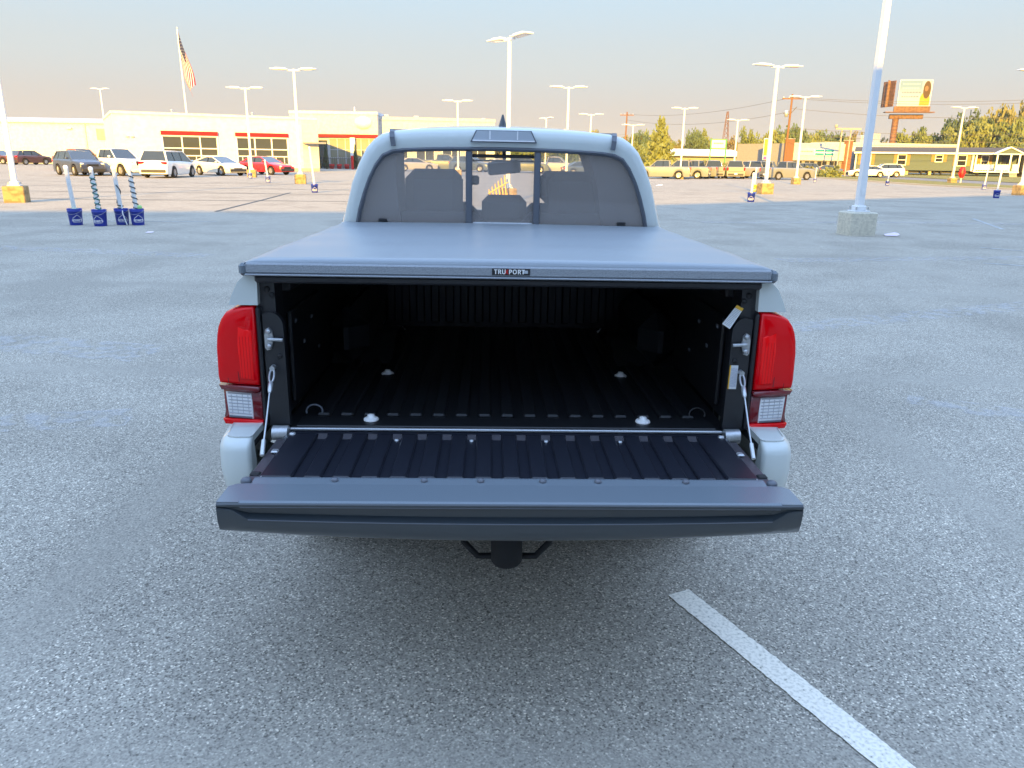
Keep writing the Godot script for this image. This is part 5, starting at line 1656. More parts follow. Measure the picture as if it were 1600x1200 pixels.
func buildings() -> void:
	# white metal warehouse on the left
	var w := building("warehouse", "long low white metal warehouse at the far left behind the parked cars", Vector3(-90, 0, -103.5), Vector3(-49.0, 0, -110.0))
	obj("wall", MB.new().bb(Vector3(0, 0, -25), Vector3(42.5, 5.3, 0)), M.wall_white, w)
	obj("roof", MB.new().prism([Vector2(0.25, 5.25), Vector2(0.25, 5.55), Vector2(-12, 6.3), Vector2(-25.2, 5.55), Vector2(-25.2, 5.25)], 0, 42.8, Transform3D(Basis(Vector3(0, 0, 1), Vector3(0, 1, 0), Vector3(-1, 0, 0)), Vector3(42.65, 0, 0))), M.wall_white, w)
	for x in [32.4, 10.0]:
		obj("downpipe", MB.new().bb(Vector3(x, 0.2, 0.002), Vector3(x + 0.18, 5.2, 0.16)), M.wall_cream, w)
	obj("louvre", MB.new().bb(Vector3(33.9, 3.2, 0.002), Vector3(35.4, 4.6, 0.10), 0.02), M.wall_tan, w)
	obj("wall_lamp", MB.new().box(Vector3(30.6, 4.6, 0.15), Vector3(0.6, 0.22, 0.28), 0.05), M.zinc, w)
	# showroom: front block
	var s := building("showroom", "white showroom with two red-topped window bays behind the parked cars", Vector3(-35.4, 0, -71.0), Vector3(-19.6, 0, -79.8))
	obj("wall", MB.new().bb(Vector3(0, 0, -18), Vector3(18.1, 4.98, 0)), M.wall_white, s)
	obj("parapet", MB.new().bb(Vector3(-0.06, 4.86, -18.06), Vector3(18.16, 5.08, 0.07)), M.wall_white, s)
	obj("corner_panel", MB.new().bb(Vector3(16.6, 0.0, 0.0), Vector3(18.16, 4.86, 0.05)), M.wall_cream, s)
	for b in [[3.95, 8.6], [10.4, 15.1]]:
		var hw := glazing(s, b[0], b[1], 0.35, 3.05, [0.345, 0.68], [0.38, 0.62], M.pane, M.white, 0.11)
		# a second, narrower grid in the low panes
		for k in 6:
			var x := lerpf(b[0], b[1], (k + 0.5) / 6.0)
			obj("glazing_bar", MB.new().bb(Vector3(x - 0.03, 0.37, 0.026), Vector3(x + 0.03, 1.30, 0.06)), M.white, hw)
		obj("fascia", MB.new().bb(Vector3(b[0] - 0.12, 3.16, 0.002), Vector3(b[1] + 0.12, 3.52, 0.20), 0.02), M.red_band, s)
	obj("canopy", MB.new().bb(Vector3(16.6, 2.62, 0.06), Vector3(18.7, 2.78, 0.9), 0.02), M.wall_grey, s)
	obj("plinth", MB.new().bb(Vector3(-0.03, 0.0, 0.0), Vector3(18.13, 0.30, 0.10)), M.wall_tan, s)
	for x in [1.1, 1.5]:
		obj("wall_lamp", MB.new().box(Vector3(x, 2.95, 0.08), Vector3(0.22, 0.14, 0.16), 0.03), M.zinc, s)
	for x in [5.3, 12.6]:
		obj("roof_vent", MB.new().lathe([Vector2(0.10, 0), Vector2(0.10, 0.35), Vector2(0.20, 0.40), Vector2(0, 0.5)], 8, at(Vector3(x, 5.05, -3))), M.zinc, s)
	# showroom: wing set back, glazed, with a red band
	var g := building("service_wing", "cream showroom wing with sun-tinted glazing and a long red band, left of the truck cab", Vector3(-27.0, 0, -97.0), Vector3(-11.2, 0, -97.6))
	obj("wall", MB.new().bb(Vector3(0, 0, -20), Vector3(10.4, 6.5, 0)), M.wall_cream, g)
	obj("parapet", MB.new().bb(Vector3(-0.05, 6.3, -20.05), Vector3(10.45, 6.62, 0.07)), M.wall_white, g)
	glazing(g, 4.6, 10.3, 0.3, 3.5, [0.16, 0.33, 0.5, 0.66, 0.83], [0.3, 0.6], M.pane_sun_tint, M.wall_cream, 0.09)
	obj("side_glazing", MB.new().bb(Vector3(2.6, 0.2, 0.002), Vector3(4.3, 3.3, 0.08)), M.pane, g)
	obj("fascia", MB.new().bb(Vector3(2.4, 3.64, 0.002), Vector3(10.44, 4.0, 0.45), 0.03), M.red_band, g)
	obj("column", MB.new().bb(Vector3(7.1, 0.0, 0.12), Vector3(7.7, 3.62, 0.5)), M.white, g)
	obj("sign_glare_oval", MB.new().lathe([Vector2(1.0, 0), Vector2(1.0, 0.10), Vector2(0, 0.11)], 28, Transform3D(Basis(Vector3.RIGHT, PI / 2).scaled(Vector3(1, 0.72, 1)), Vector3(8.7, 5.35, 0.002))), M.white, g)  # washed-out emblem; its plain white stands in for the glare
	obj("roof_vent", MB.new().lathe([Vector2(0.12, 0), Vector2(0.10, 0.6), Vector2(0, 0.7)], 8, at(Vector3(7.6, 6.55, -1))), M.zinc, g)
	for k in 3:
		obj("flower_tub", MB.new().lathe([Vector2(0.0, 0.0), Vector2(0.25, 0.02), Vector2(0.33, 0.55), Vector2(0.0, 0.56)], 10, at(Vector3(4.9 + 0.9 * k, 0, 1.0))), M.red, g)
	var g2 := building("annex", "long tan building whose roof shows behind the truck cab, left of the antenna", Vector3(-16.7, 0, -99.0), Vector3(-2.0, 0, -102.0))
	obj("wall", MB.new().bb(Vector3(0, 0, -16), Vector3(14.4, 6.0, 0)), M.wall_cream, g2)
	obj("parapet", MB.new().bb(Vector3(-0.05, 5.8, -16.05), Vector3(14.45, 6.15, 0.08)), M.wall_cream, g2)
	for k in 4:
		glazing(g2, 1.2 + 3.3 * k, 3.4 + 3.3 * k, 0.8, 2.8, [0.5], [], M.pane, M.white, 0.08)
	for p in [[0.7, 0.7], [4.6, 0.6], [13.4, 0.5]]:
		obj("roof_unit", MB.new().bb(Vector3(p[0], 6.0, -5.0), Vector3(p[0] + p[1], 6.0 + p[1] * 0.9, -4.2), 0.03), M.zinc, g2)
	# fence before the wing
	var f := thing("iron_fence", "thin fence of upright bars before the sun-tinted glazing", "fence", Vector3(-23.6, 0, -94.0))
	for k in 40:
		obj("picket", MB.new().bb(Vector3(0.24 * k - 0.015, 0.05, -0.015), Vector3(0.24 * k + 0.015, 1.35, 0.015)), M.car_trim, f)
	for y in [0.25, 1.2]:
		obj("rail", MB.new().bb(Vector3(-0.02, y, -0.02), Vector3(9.4, y + 0.05, 0.02)), M.car_trim, f)
	for q in [[-22.9, -86.0, "red bollard left of the fence at the end of the showroom"], [-19.0, -93.4, "red bollard in the middle of the fence before the sun-tinted glazing"]]:
		var bo := thing("bollard", q[2], "bollard", Vector3(q[0], 0, q[1]))
		obj("post", MB.new().tube([Vector3.ZERO, Vector3(0, 1.45, 0)], 0.16, 12), M.red, bo)
		obj("cap", MB.new().lathe([Vector2(0.17, 0), Vector2(0.13, 0.08), Vector2(0, 0.11)], 12, at(Vector3(0, 1.45, 0))), M.red, bo)
	# green mobile home with a porch
	var h := building("mobile_home", "sage green mobile home with tan shutters and a white porch", Vector3(54.2, -0.3, -127.6), Vector3(74.4, -0.3, -118.4))
	var l := 22.2
	obj("wall", MB.new().bb(Vector3(0, 0.75, -8.5), Vector3(16.3, 3.35, 0)).bb(Vector3(16.3, 0.75, -8.5), Vector3(l, 3.35, -1.9)), M.sage, h)
	obj("wall_corner", MB.new().bb(Vector3(16.18, 0.76, -1.0), Vector3(16.42, 3.3, 0.05)).bb(Vector3(-0.03, 0.76, -0.2), Vector3(0.16, 3.3, 0.05)), M.white, h)
	var rf := obj("roof", MB.new().prism([Vector2(0.45, 3.42), Vector2(-4.2, 4.25), Vector2(-8.9, 3.42), Vector2(-8.9, 3.3), Vector2(0.45, 3.3)], 0, l + 0.6, Transform3D(Basis(Vector3(0, 0, 1), Vector3(0, 1, 0), Vector3(-1, 0, 0)), Vector3(l + 0.3, 0, 0))), M.shingle, h)
	obj("eave", MB.new().bb(Vector3(-0.3, 3.18, 0.44), Vector3(l + 0.3, 3.42, 0.50)), M.white, rf)
	for q in [[1.0, 1.2, 1.55, 3.0, true], [6.1, 1.1, 1.55, 3.0, true], [11.3, 0.9, 2.1, 3.0, true], [14.3, 1.1, 1.55, 3.0, true]]:
		glazing(h, q[0], q[0] + q[1], q[2], q[3], [], [0.5], M.pane_dark, M.white, 0.10)
		for sd in [-1, 1]:
			var cx: float = q[0] + q[1] * 0.5 + sd * (q[1] * 0.5 + 0.36)
			obj("shutter", MB.new().bb(Vector3(cx - 0.22, q[2] - 0.05, 0.002), Vector3(cx + 0.22, q[3] + 0.05, 0.06), 0.01), M.wood_tan, h)
	obj("shutter", MB.new().bb(Vector3(16.9, 1.4, -1.898), Vector3(19.0, 3.1, -1.84)), M.wood_tan, h)
	glazing(h, 17.6, 18.5, 1.5, 3.0, [], [0.5], M.pane_dark, M.white, 0.10).position = Vector3(0, 0, -1.83)
	obj("front_door", MB.new().bb(Vector3(20.3, 0.8, -1.898), Vector3(21.3, 2.95, -1.82), 0.01), M.pane_dark, h)
	var porch := obj("porch", MB.new().bb(Vector3(16.4, 0.62, -1.9), Vector3(l, 0.80, 2.2), 0.02), M.white, h)
	for q in [[16.7, 0.1], [19.2, 2.0], [20.9, 2.0], [22.0, 2.0]]:
		obj("porch_post", MB.new().bb(Vector3(q[0] - 0.10, 0.80, q[1] - 0.10), Vector3(q[0] + 0.10, 3.25, q[1] + 0.10)), M.white, porch)
	for q in [[16.8, 19.1, 0.1], [19.3, 20.8, 2.0], [21.3, 21.9, 2.0]]:
		obj("railing", MB.new().bb(Vector3(q[0], 0.95, q[2] - 0.03), Vector3(q[1], 1.75, q[2] + 0.03)), M.white, porch)
		for k in 8:
			var x := lerpf(q[0], q[1], k / 7.0)
			obj("baluster", MB.new().bb(Vector3(x - 0.03, 0.85, q[2] + 0.031), Vector3(x + 0.03, 1.85, q[2] + 0.08)), M.white, porch)
	var gab := obj("porch_gable", MB.new().prism([Vector2(18.9, 3.25), Vector2(22.5, 3.25), Vector2(20.7, 4.15)], -1.5, 2.0), M.sage, porch)
	for sd in [-1, 1]:
		obj("barge_board", MB.new().box(Vector3(20.7 + sd * 0.98, 3.72, 0.35), Vector3(2.25, 0.16, 3.7), 0.02, Basis(Vector3.BACK, -sd * 0.46)), M.white, gab)
	obj("tie_beam", MB.new().bb(Vector3(18.95, 3.17, 1.95), Vector3(22.45, 3.33, 2.09)), M.white, gab)
	for k in 4:
		wheel("transport_wheel", h, Vector3(9.6 + 0.9 * k, 0.40, -0.4), 0.38, 0.22).rotation = Vector3.ZERO
	obj("skirting", MB.new().bb(Vector3(0.3, 0.35, -7.5), Vector3(l - 0.5, 0.76, -0.9)), M.black, h)
	for k in 7:
		obj("block_pier", MB.new().bb(Vector3(1.0 + 3.2 * k, 0.0, -0.85), Vector3(1.4 + 3.2 * k, 0.76, -0.45)), M.kerb, h)
	for k in 3:
		obj("porch_step", MB.new().bb(Vector3(20.95, 0.05 + 0.2 * k, 3.0 - 0.28 * k), Vector3(21.9, 0.22 + 0.2 * k, 3.28 - 0.28 * k)), M.wall_tan, porch)
	# tan mobile home at the right edge
	var h2 := building("mobile_home", "tan and cream mobile home at the right edge, beside the white porch", Vector3(75.6, -0.3, -119.0), Vector3(92.0, -0.3, -113.0))
	obj("wall", MB.new().bb(Vector3(0, 0.7, -8), Vector3(17.5, 3.35, 0)), M.wall_tan, h2)
	obj("front_bay", MB.new().bb(Vector3(2.4, 0.7, 0.0), Vector3(9.0, 3.3, 1.6)), M.wall_cream, h2)
	obj("corner_board", MB.new().bb(Vector3(2.2, 0.7, 1.5), Vector3(2.42, 3.3, 1.66)), M.white, h2)
	obj("roof", MB.new().prism([Vector2(0.4, 3.4), Vector2(-4.0, 4.2), Vector2(-8.4, 3.4)], 0, 18.0, Transform3D(Basis(Vector3(0, 0, 1), Vector3(0, 1, 0), Vector3(-1, 0, 0)), Vector3(17.8, 0, 0))), M.shingle, h2)
	var gb := obj("gable", MB.new().prism([Vector2(1.9, 3.3), Vector2(9.5, 3.3), Vector2(5.7, 4.9)], -1.0, 1.75), M.wall_cream, h2)
	for sd in [-1, 1]:
		obj("barge_board", MB.new().box(Vector3(5.7 + sd * 2.0, 4.12, 0.4), Vector3(4.4, 0.22, 2.9), 0.02, Basis(Vector3.BACK, -sd * 0.40)), M.white, gb)
	glazing(h2, 4.6, 6.2, 1.3, 2.9, [0.5], [0.5], M.pane_dark, M.white, 0.1).position = Vector3(0, 0, 1.60)
	obj("skirting", MB.new().bb(Vector3(0.2, 0.0, -7.5), Vector3(17, 0.7, -0.2)), M.kerb, h2)
	# white building behind the green home
	var wb := building("store", "plain white flat-roofed building behind the green mobile home", Vector3(51.5, -0.3, -133.0), Vector3(77.0, -0.3, -140.0))
	obj("wall", MB.new().bb(Vector3(0, 0, -12), Vector3(26.4, 4.75, 0)), M.wall_white, wb)
	obj("parapet", MB.new().bb(Vector3(-0.1, 4.6, -12.1), Vector3(26.5, 5.0, 0.1)), M.wall_cream, wb)
	for q in [[9.0, 1.6], [11.4, 2.0]]:
		obj("roof_unit", MB.new().bb(Vector3(q[0], 4.7, -4.5), Vector3(q[0] + 1.5, 4.7 + q[1], -3.2), 0.05), M.zinc, wb)
	# low shop with a pale fascia between brick piers
	var b := building("strip_shop", "low grey shop between brick piers with a white and teal sign", Vector3(38.6, -0.3, -114.5), Vector3(49.6, -0.3, -120.0))
	obj("wall", MB.new().bb(Vector3(0, 0, -10), Vector3(12.2, 4.3, 0)), M.wall_grey, b)
	obj("fascia", MB.new().bb(Vector3(0.9, 2.0, 0.0), Vector3(11.4, 4.4, 0.35), 0.03), M.wall_cream, b)
	for x in [-0.35, 11.4]:
		var pier := obj("brick_pier", MB.new().bb(Vector3(x, 0, 0.0), Vector3(x + 1.25, 4.85, 0.6), 0.02), M.brick, b)
		obj("pier_cap", MB.new().bb(Vector3(x - 0.06, 4.85, -0.06), Vector3(x + 1.31, 4.97, 0.66)), M.wall_tan, pier)
	var sign_m := mat(0.78, 0.77, 0.72, 0.5)
	sign_m.albedo_texture = print_tex(128, 32, Color(0.95, 0.95, 0.92), Color(0.55, 0.58, 0.60), 1, 12)
	var sg := MB.new()
	sg.quad(Vector3(2.0, 2.75, 0.42), Vector3(5.1, 2.75, 0.42), Vector3(5.1, 3.55, 0.42), Vector3(2.0, 3.55, 0.42))
	var so := obj("shop_sign", MB.new().bb(Vector3(1.95, 2.70, 0.352), Vector3(9.2, 3.60, 0.412)), M.white, b)
	obj("sign_print", sg, sign_m, so)
	for k in 2:
		obj("sign_stripe", MB.new().bb(Vector3(5.3 + 2.0 * k, 2.76, 0.40), Vector3(7.1 + 2.0 * k, 3.05, 0.44)).bb(Vector3(5.3 + 2.0 * k, 3.25, 0.40), Vector3(7.1 + 2.0 * k, 3.54, 0.44)), M.teal_sign, so)
	for k in 4:
		glazing(b, 1.3 + 2.5 * k, 3.3 + 2.5 * k, 0.3, 1.9, [0.5], [], M.pane_dark, M.wall_grey, 0.09)
	# far long white roofs
	var far_ := [[Vector3(28.5, -0.3, -158), Vector3(47.5, -0.3, -166), 3.5, "long white-roofed building behind the hedge, right of the conifer"], [Vector3(49.0, -0.3, -170), Vector3(60.0, -0.3, -174), 2.9, "shorter white-roofed building right of the long one, beyond the hedge"], [Vector3(18.0, -0.3, -150), Vector3(25.0, -0.3, -152), 2.9, "small white-roofed building left of the conifer"]]
	for q in far_:
		var o := building("long_shed", q[3], q[0], q[1])
		var len_: float = q[0].distance_to(q[1])
		obj("wall", MB.new().bb(Vector3(0, 0, -10), Vector3(len_, q[2] - 0.9, 0)), M.wall_tan, o)
		obj("roof", MB.new().prism([Vector2(1.2, q[2] - 0.9), Vector2(1.2, q[2] - 0.6), Vector2(-5, q[2] + 0.5), Vector2(-11.2, q[2] - 0.6), Vector2(-11.2, q[2] - 0.9)], 0, len_ + 1.0, Transform3D(Basis(Vector3(0, 0, 1), Vector3(0, 1, 0), Vector3(-1, 0, 0)), Vector3(len_ + 0.5, 0, 0))), M.white, o)
		for k in 4:
			obj("door", MB.new().bb(Vector3(len_ * (0.1 + 0.22 * k), 0.0, 0.002), Vector3(len_ * (0.1 + 0.22 * k) + 1.6, 2.0, 0.06)), M.wall_grey, o)
	# billboard
	var bb := thing("billboard", "large billboard with pale blue print on a rusty steel post", "billboard", Vector3(70.3, -0.3, -150.0), -0.18)
	obj("mast", MB.new().tube([Vector3(0, 0, -0.6), Vector3(0, 10.0, -0.6)], 0.55, 14), M.rust, bb)
	obj("torsion_beam", MB.new().bb(Vector3(-1.2, 9.6, -1.0), Vector3(4.6, 10.4, -0.3), 0.05), M.rust, bb)
	obj("catwalk", MB.new().bb(Vector3(-2.4, 10.62, -0.3), Vector3(6.0, 10.78, 1.3), 0.02), M.rust, bb)
	obj("skirt_panel", MB.new().bb(Vector3(-0.8, 10.85, 0.0), Vector3(5.4, 11.75, 0.3), 0.02), M.rust, bb)
	var im := Image.create(160, 120, false, Image.FORMAT_RGB8)
	im.fill(Color(0.88, 0.93, 0.97))
	for y in 120:
		for x in 112:
			im.set_pixel(x, y, Color(0.62, 0.76, 0.90).lerp(Color(0.97, 0.98, 1.0), smoothstep(20, 100, y)))
	var r := RandomNumberGenerator.new()
	r.seed = 4
	for k in 4:
		var x := 14
		while x < 100:
			var n := r.randi_range(5, 13)
			im.fill_rect(Rect2i(x, 14 + k * 20, n, 6), Color(0.93, 0.96, 1.0) if k < 2 else Color(0.62, 0.66, 0.74))
			x += n + 3
	for y in 120:
		for x in range(108, 160):
			var d := Vector2((x - 138) / 19.0, (y - 44) / 42.0).length()
			var e := Vector2((x - 132) / 26.0, (y - 100) / 46.0).length()
			if e < 1.0:
				im.set_pixel(x, y, Color(0.93, 0.80, 0.20))
			if d < 1.0:
				im.set_pixel(x, y, Color(0.40, 0.19, 0.07) if Vector2((x - 135) / 9.0, (y - 38) / 13.0).length() > 1.0 else Color(0.78, 0.50, 0.34))
	var pm := mat(0.26, 0.34, 0.46, 0.6)
	pm.albedo_texture = ImageTexture.create_from_image(im)
	obj("panel", MB.new().bb(Vector3(-0.3, 11.8, -0.35), Vector3(5.3, 16.3, 0.0), 0.03), M.wall_white, bb)
	var pr := MB.new()
	pr.quad(Vector3(-0.2, 11.9, 0.006), Vector3(5.2, 11.9, 0.006), Vector3(5.2, 16.2, 0.006), Vector3(-0.2, 16.2, 0.006))
	obj("poster", pr, pm, bb)
	for k in 6:
		obj("back_strut", MB.new().bb(Vector3(-2.2 + 0.26 * k, 11.6 + 0.1 * k, -0.6 - 0.5 * k), Vector3(-2.05 + 0.26 * k, 16.3, -0.45 - 0.5 * k)), M.rust, bb)
	obj("back_panel", MB.new().box(Vector3(-1.5, 14.0, -2.0), Vector3(0.12, 4.5, 3.6), 0.02, Basis(Vector3.UP, 0.35)), M.rust, bb)
	# small signs
	var sm := thing("road_sign", "white sign in a green frame on two posts, above the grey pickups", "sign", Vector3(30.3, -0.3, -120.0))
	for x in [-1.15, 1.15]:
		obj("post", MB.new().bb(Vector3(x - 0.08, 0, -0.08), Vector3(x + 0.08, 4.9, 0.08)), M.green_frame, sm)
	obj("board", MB.new().bb(Vector3(-1.0, 3.6, -0.06), Vector3(1.0, 4.75, 0.06), 0.02), M.white, sm)
	var sp := MB.new()
	sp.quad(Vector3(-0.9, 3.7, 0.066), Vector3(0.9, 3.7, 0.066), Vector3(0.9, 4.65, 0.066), Vector3(-0.9, 4.65, 0.066))
	var spm := mat(0.85, 0.85, 0.83, 0.5)
	spm.albedo_texture = print_tex(96, 48, Color(0.96, 0.96, 0.95), Color(0.45, 0.5, 0.48), 1, 6)
	obj("print", sp, spm, sm)
	obj("frame", MB.new().bb(Vector3(-1.07, 4.75, -0.05), Vector3(1.07, 4.9, 0.05)).bb(Vector3(-1.07, 3.4, -0.05), Vector3(1.07, 3.6, 0.05)), M.green_frame, sm)
	var fl := thing("banner_sign", "tall yellow, white and purple sign beside the brick pier", "sign", Vector3(35.6, -0.3, -113.5))
	obj("post", MB.new().bb(Vector3(-0.1, 0, -0.1), Vector3(0.1, 2.0, 0.1)), M.wood_pole, fl)
	obj("board", MB.new().bb(Vector3(-0.55, 2.0, -0.12), Vector3(0.55, 4.9, 0.12), 0.03), M.white, fl)
	obj("stripe", MB.new().bb(Vector3(-0.50, 2.6, 0.122), Vector3(-0.05, 4.8, 0.15)), M.yellow, fl)
	obj("stripe", MB.new().bb(Vector3(-0.50, 2.05, 0.122), Vector3(0.50, 2.5, 0.15)), M.purple, fl)
	obj("stripe", MB.new().bb(Vector3(0.25, 2.6, 0.122), Vector3(0.50, 4.8, 0.15)), M.red_band, fl)
	# street lamp gantry
	var gl := thing("street_lamp", "thin two-legged lamp frame above the low shop", "street lamp", Vector3(44.5, -0.3, -108.0))
	for x in [-1.0, 0.2]:
		obj("leg", MB.new().tube([Vector3(x, 0, 0), Vector3(x + 0.1, 6.1, 0)], 0.10, 8), M.wall_tan, gl)
	obj("beam", MB.new().bb(Vector3(-1.8, 6.0, -0.12), Vector3(1.6, 6.2, 0.12)), M.wall_tan, gl)
	obj("lamp_head", MB.new().box(Vector3(-1.75, 6.45, 0), Vector3(0.4, 0.4, 0.3), 0.08), M.wall_grey, gl)


# ---------------------------------------------------------------- trees, hedges, wires
# leaf-sized faces in clumps through a crown of unit height and unit radius
func crown_mesh(kind: String, sd: int, n: int, leaf: float) -> ArrayMesh:
	var r := RandomNumberGenerator.new()
	r.seed = sd
	var m := MB.new()
	var clumps := []
	if kind == "conifer":
		# whorls of boughs that rise towards their tips, shorter upwards
		var boughs := 78
		for k in boughs:
			var y := 0.04 + 0.90 * pow(k / float(boughs), 1.05)
			var az := k * 2.4 + r.randf_range(-0.35, 0.35)
			var reach := pow(1.0 - y, 0.85) * r.randf_range(0.62, 1.08) + 0.03
			for j in n / boughs:
				var q := pow(r.randf(), 0.7)
				var p := Vector3(cos(az) * reach * q, y + 0.085 * q * q * (0.5 + y) - 0.03 * q * (1.0 - y), sin(az) * reach * q)
				p += Vector3(r.randfn(), r.randfn() * 0.22, r.randfn()) * 0.045 * (1.25 - y) 
				leaf_face(m, p, leaf * r.randf_range(0.6, 1.2) * (1.1 - 0.55 * y), r, 0.5)
		for k in 60:
			leaf_face(m, Vector3(r.randfn() * 0.02, 0.86 + 0.14 * r.randf(), r.randfn() * 0.02), leaf * 0.4, r, 2.0)
		return m.mesh()
	var count := 34 if kind == "round" else 46
	for k in count:
		var d := Vector3(r.randfn(), r.randfn() * 0.9, r.randfn()).normalized() * pow(r.randf(), 0.45)
		var c := Vector3(d.x, 0.5 + d.y * 0.46, d.z) * 0.92
		if kind == "tall":
			c.x *= 0.8 + 0.4 * sin(c.y * 7.0 + sd)
		if kind == "hedge":
			c = Vector3(r.randf_range(-1, 1), r.randf_range(0.05, 0.8) * (0.75 + 0.25 * sin(k * 2.3)), r.randf_range(-0.5, 0.5))
		clumps.append([c, r.randf_range(0.13, 0.27) * (0.8 if kind == "hedge" else 1.0)])
	for k in n:
		var c: Array = clumps[r.randi() % clumps.size()]
		var o := Vector3(r.randfn(), r.randfn() * 0.75, r.randfn()).normalized() * pow(r.randf(), 0.5)
		leaf_face(m, c[0] + o * c[1], leaf * r.randf_range(0.6, 1.25), r, 1.0)
	return m.mesh()


func leaf_face(m: MB, p: Vector3, s: float, r: RandomNumberGenerator, upright: float) -> void:
	var u := Vector3(r.randfn(), r.randfn() * upright, r.randfn()).normalized()
	var v := u.cross(Vector3(r.randfn(), r.randfn(), r.randfn())).normalized()
	var a := u * s
	var b := v * s * 0.6
	m.tri(p - a, p - b * 0.9 + a * 0.2, p + a, -1)
	m.tri(p - a, p + a, p + b - a * 0.1, -1)


func tree(label: String, p: Vector3, height: float, radius: float, mesh: Mesh, leaf_m: Material, trunk: float, category := "tree", group := "trees beyond the lot", called := "tree", sd := 0) -> Node3D:
	var t := thing(called, label, category, p, sd * 1.7, group)
	var limb := MB.new()
	var tr := height * 0.022 + 0.04
	limb.tube([Vector3(0, -0.2, 0), Vector3(0.02 * height, height * trunk, 0), Vector3(0, height * 0.85, 0.01 * height)], [tr, tr * 0.75, tr * 0.2], 7)
	for k in 5:
		var a := k * 1.3 + sd
		var y := lerpf(trunk, 0.6, k / 5.0) * height
		limb.tube([Vector3(0, y, 0), Vector3(cos(a) * radius * 0.35, y + height * 0.10, sin(a) * radius * 0.35), Vector3(cos(a) * radius * 0.7, y + height * 0.22, sin(a) * radius * 0.7)], [tr * 0.5, tr * 0.3, tr * 0.1], 5)
	obj("trunk", limb, M.bark, t)
	place("crown", mesh, leaf_m, t, Transform3D(Basis.from_scale(Vector3(radius, height * (1.0 - trunk * 0.7), radius)), Vector3(0, height * trunk * 0.7, 0)))
	return t


const ORD := ["first", "second", "third", "fourth", "fifth", "sixth", "seventh", "eighth", "ninth", "tenth", "eleventh", "twelfth", "thirteenth", "fourteenth", "fifteenth", "sixteenth", "seventeenth", "eighteenth", "nineteenth", "twentieth", "twenty-first", "twenty-second", "twenty-third", "twenty-fourth", "twenty-fifth", "twenty-sixth"]


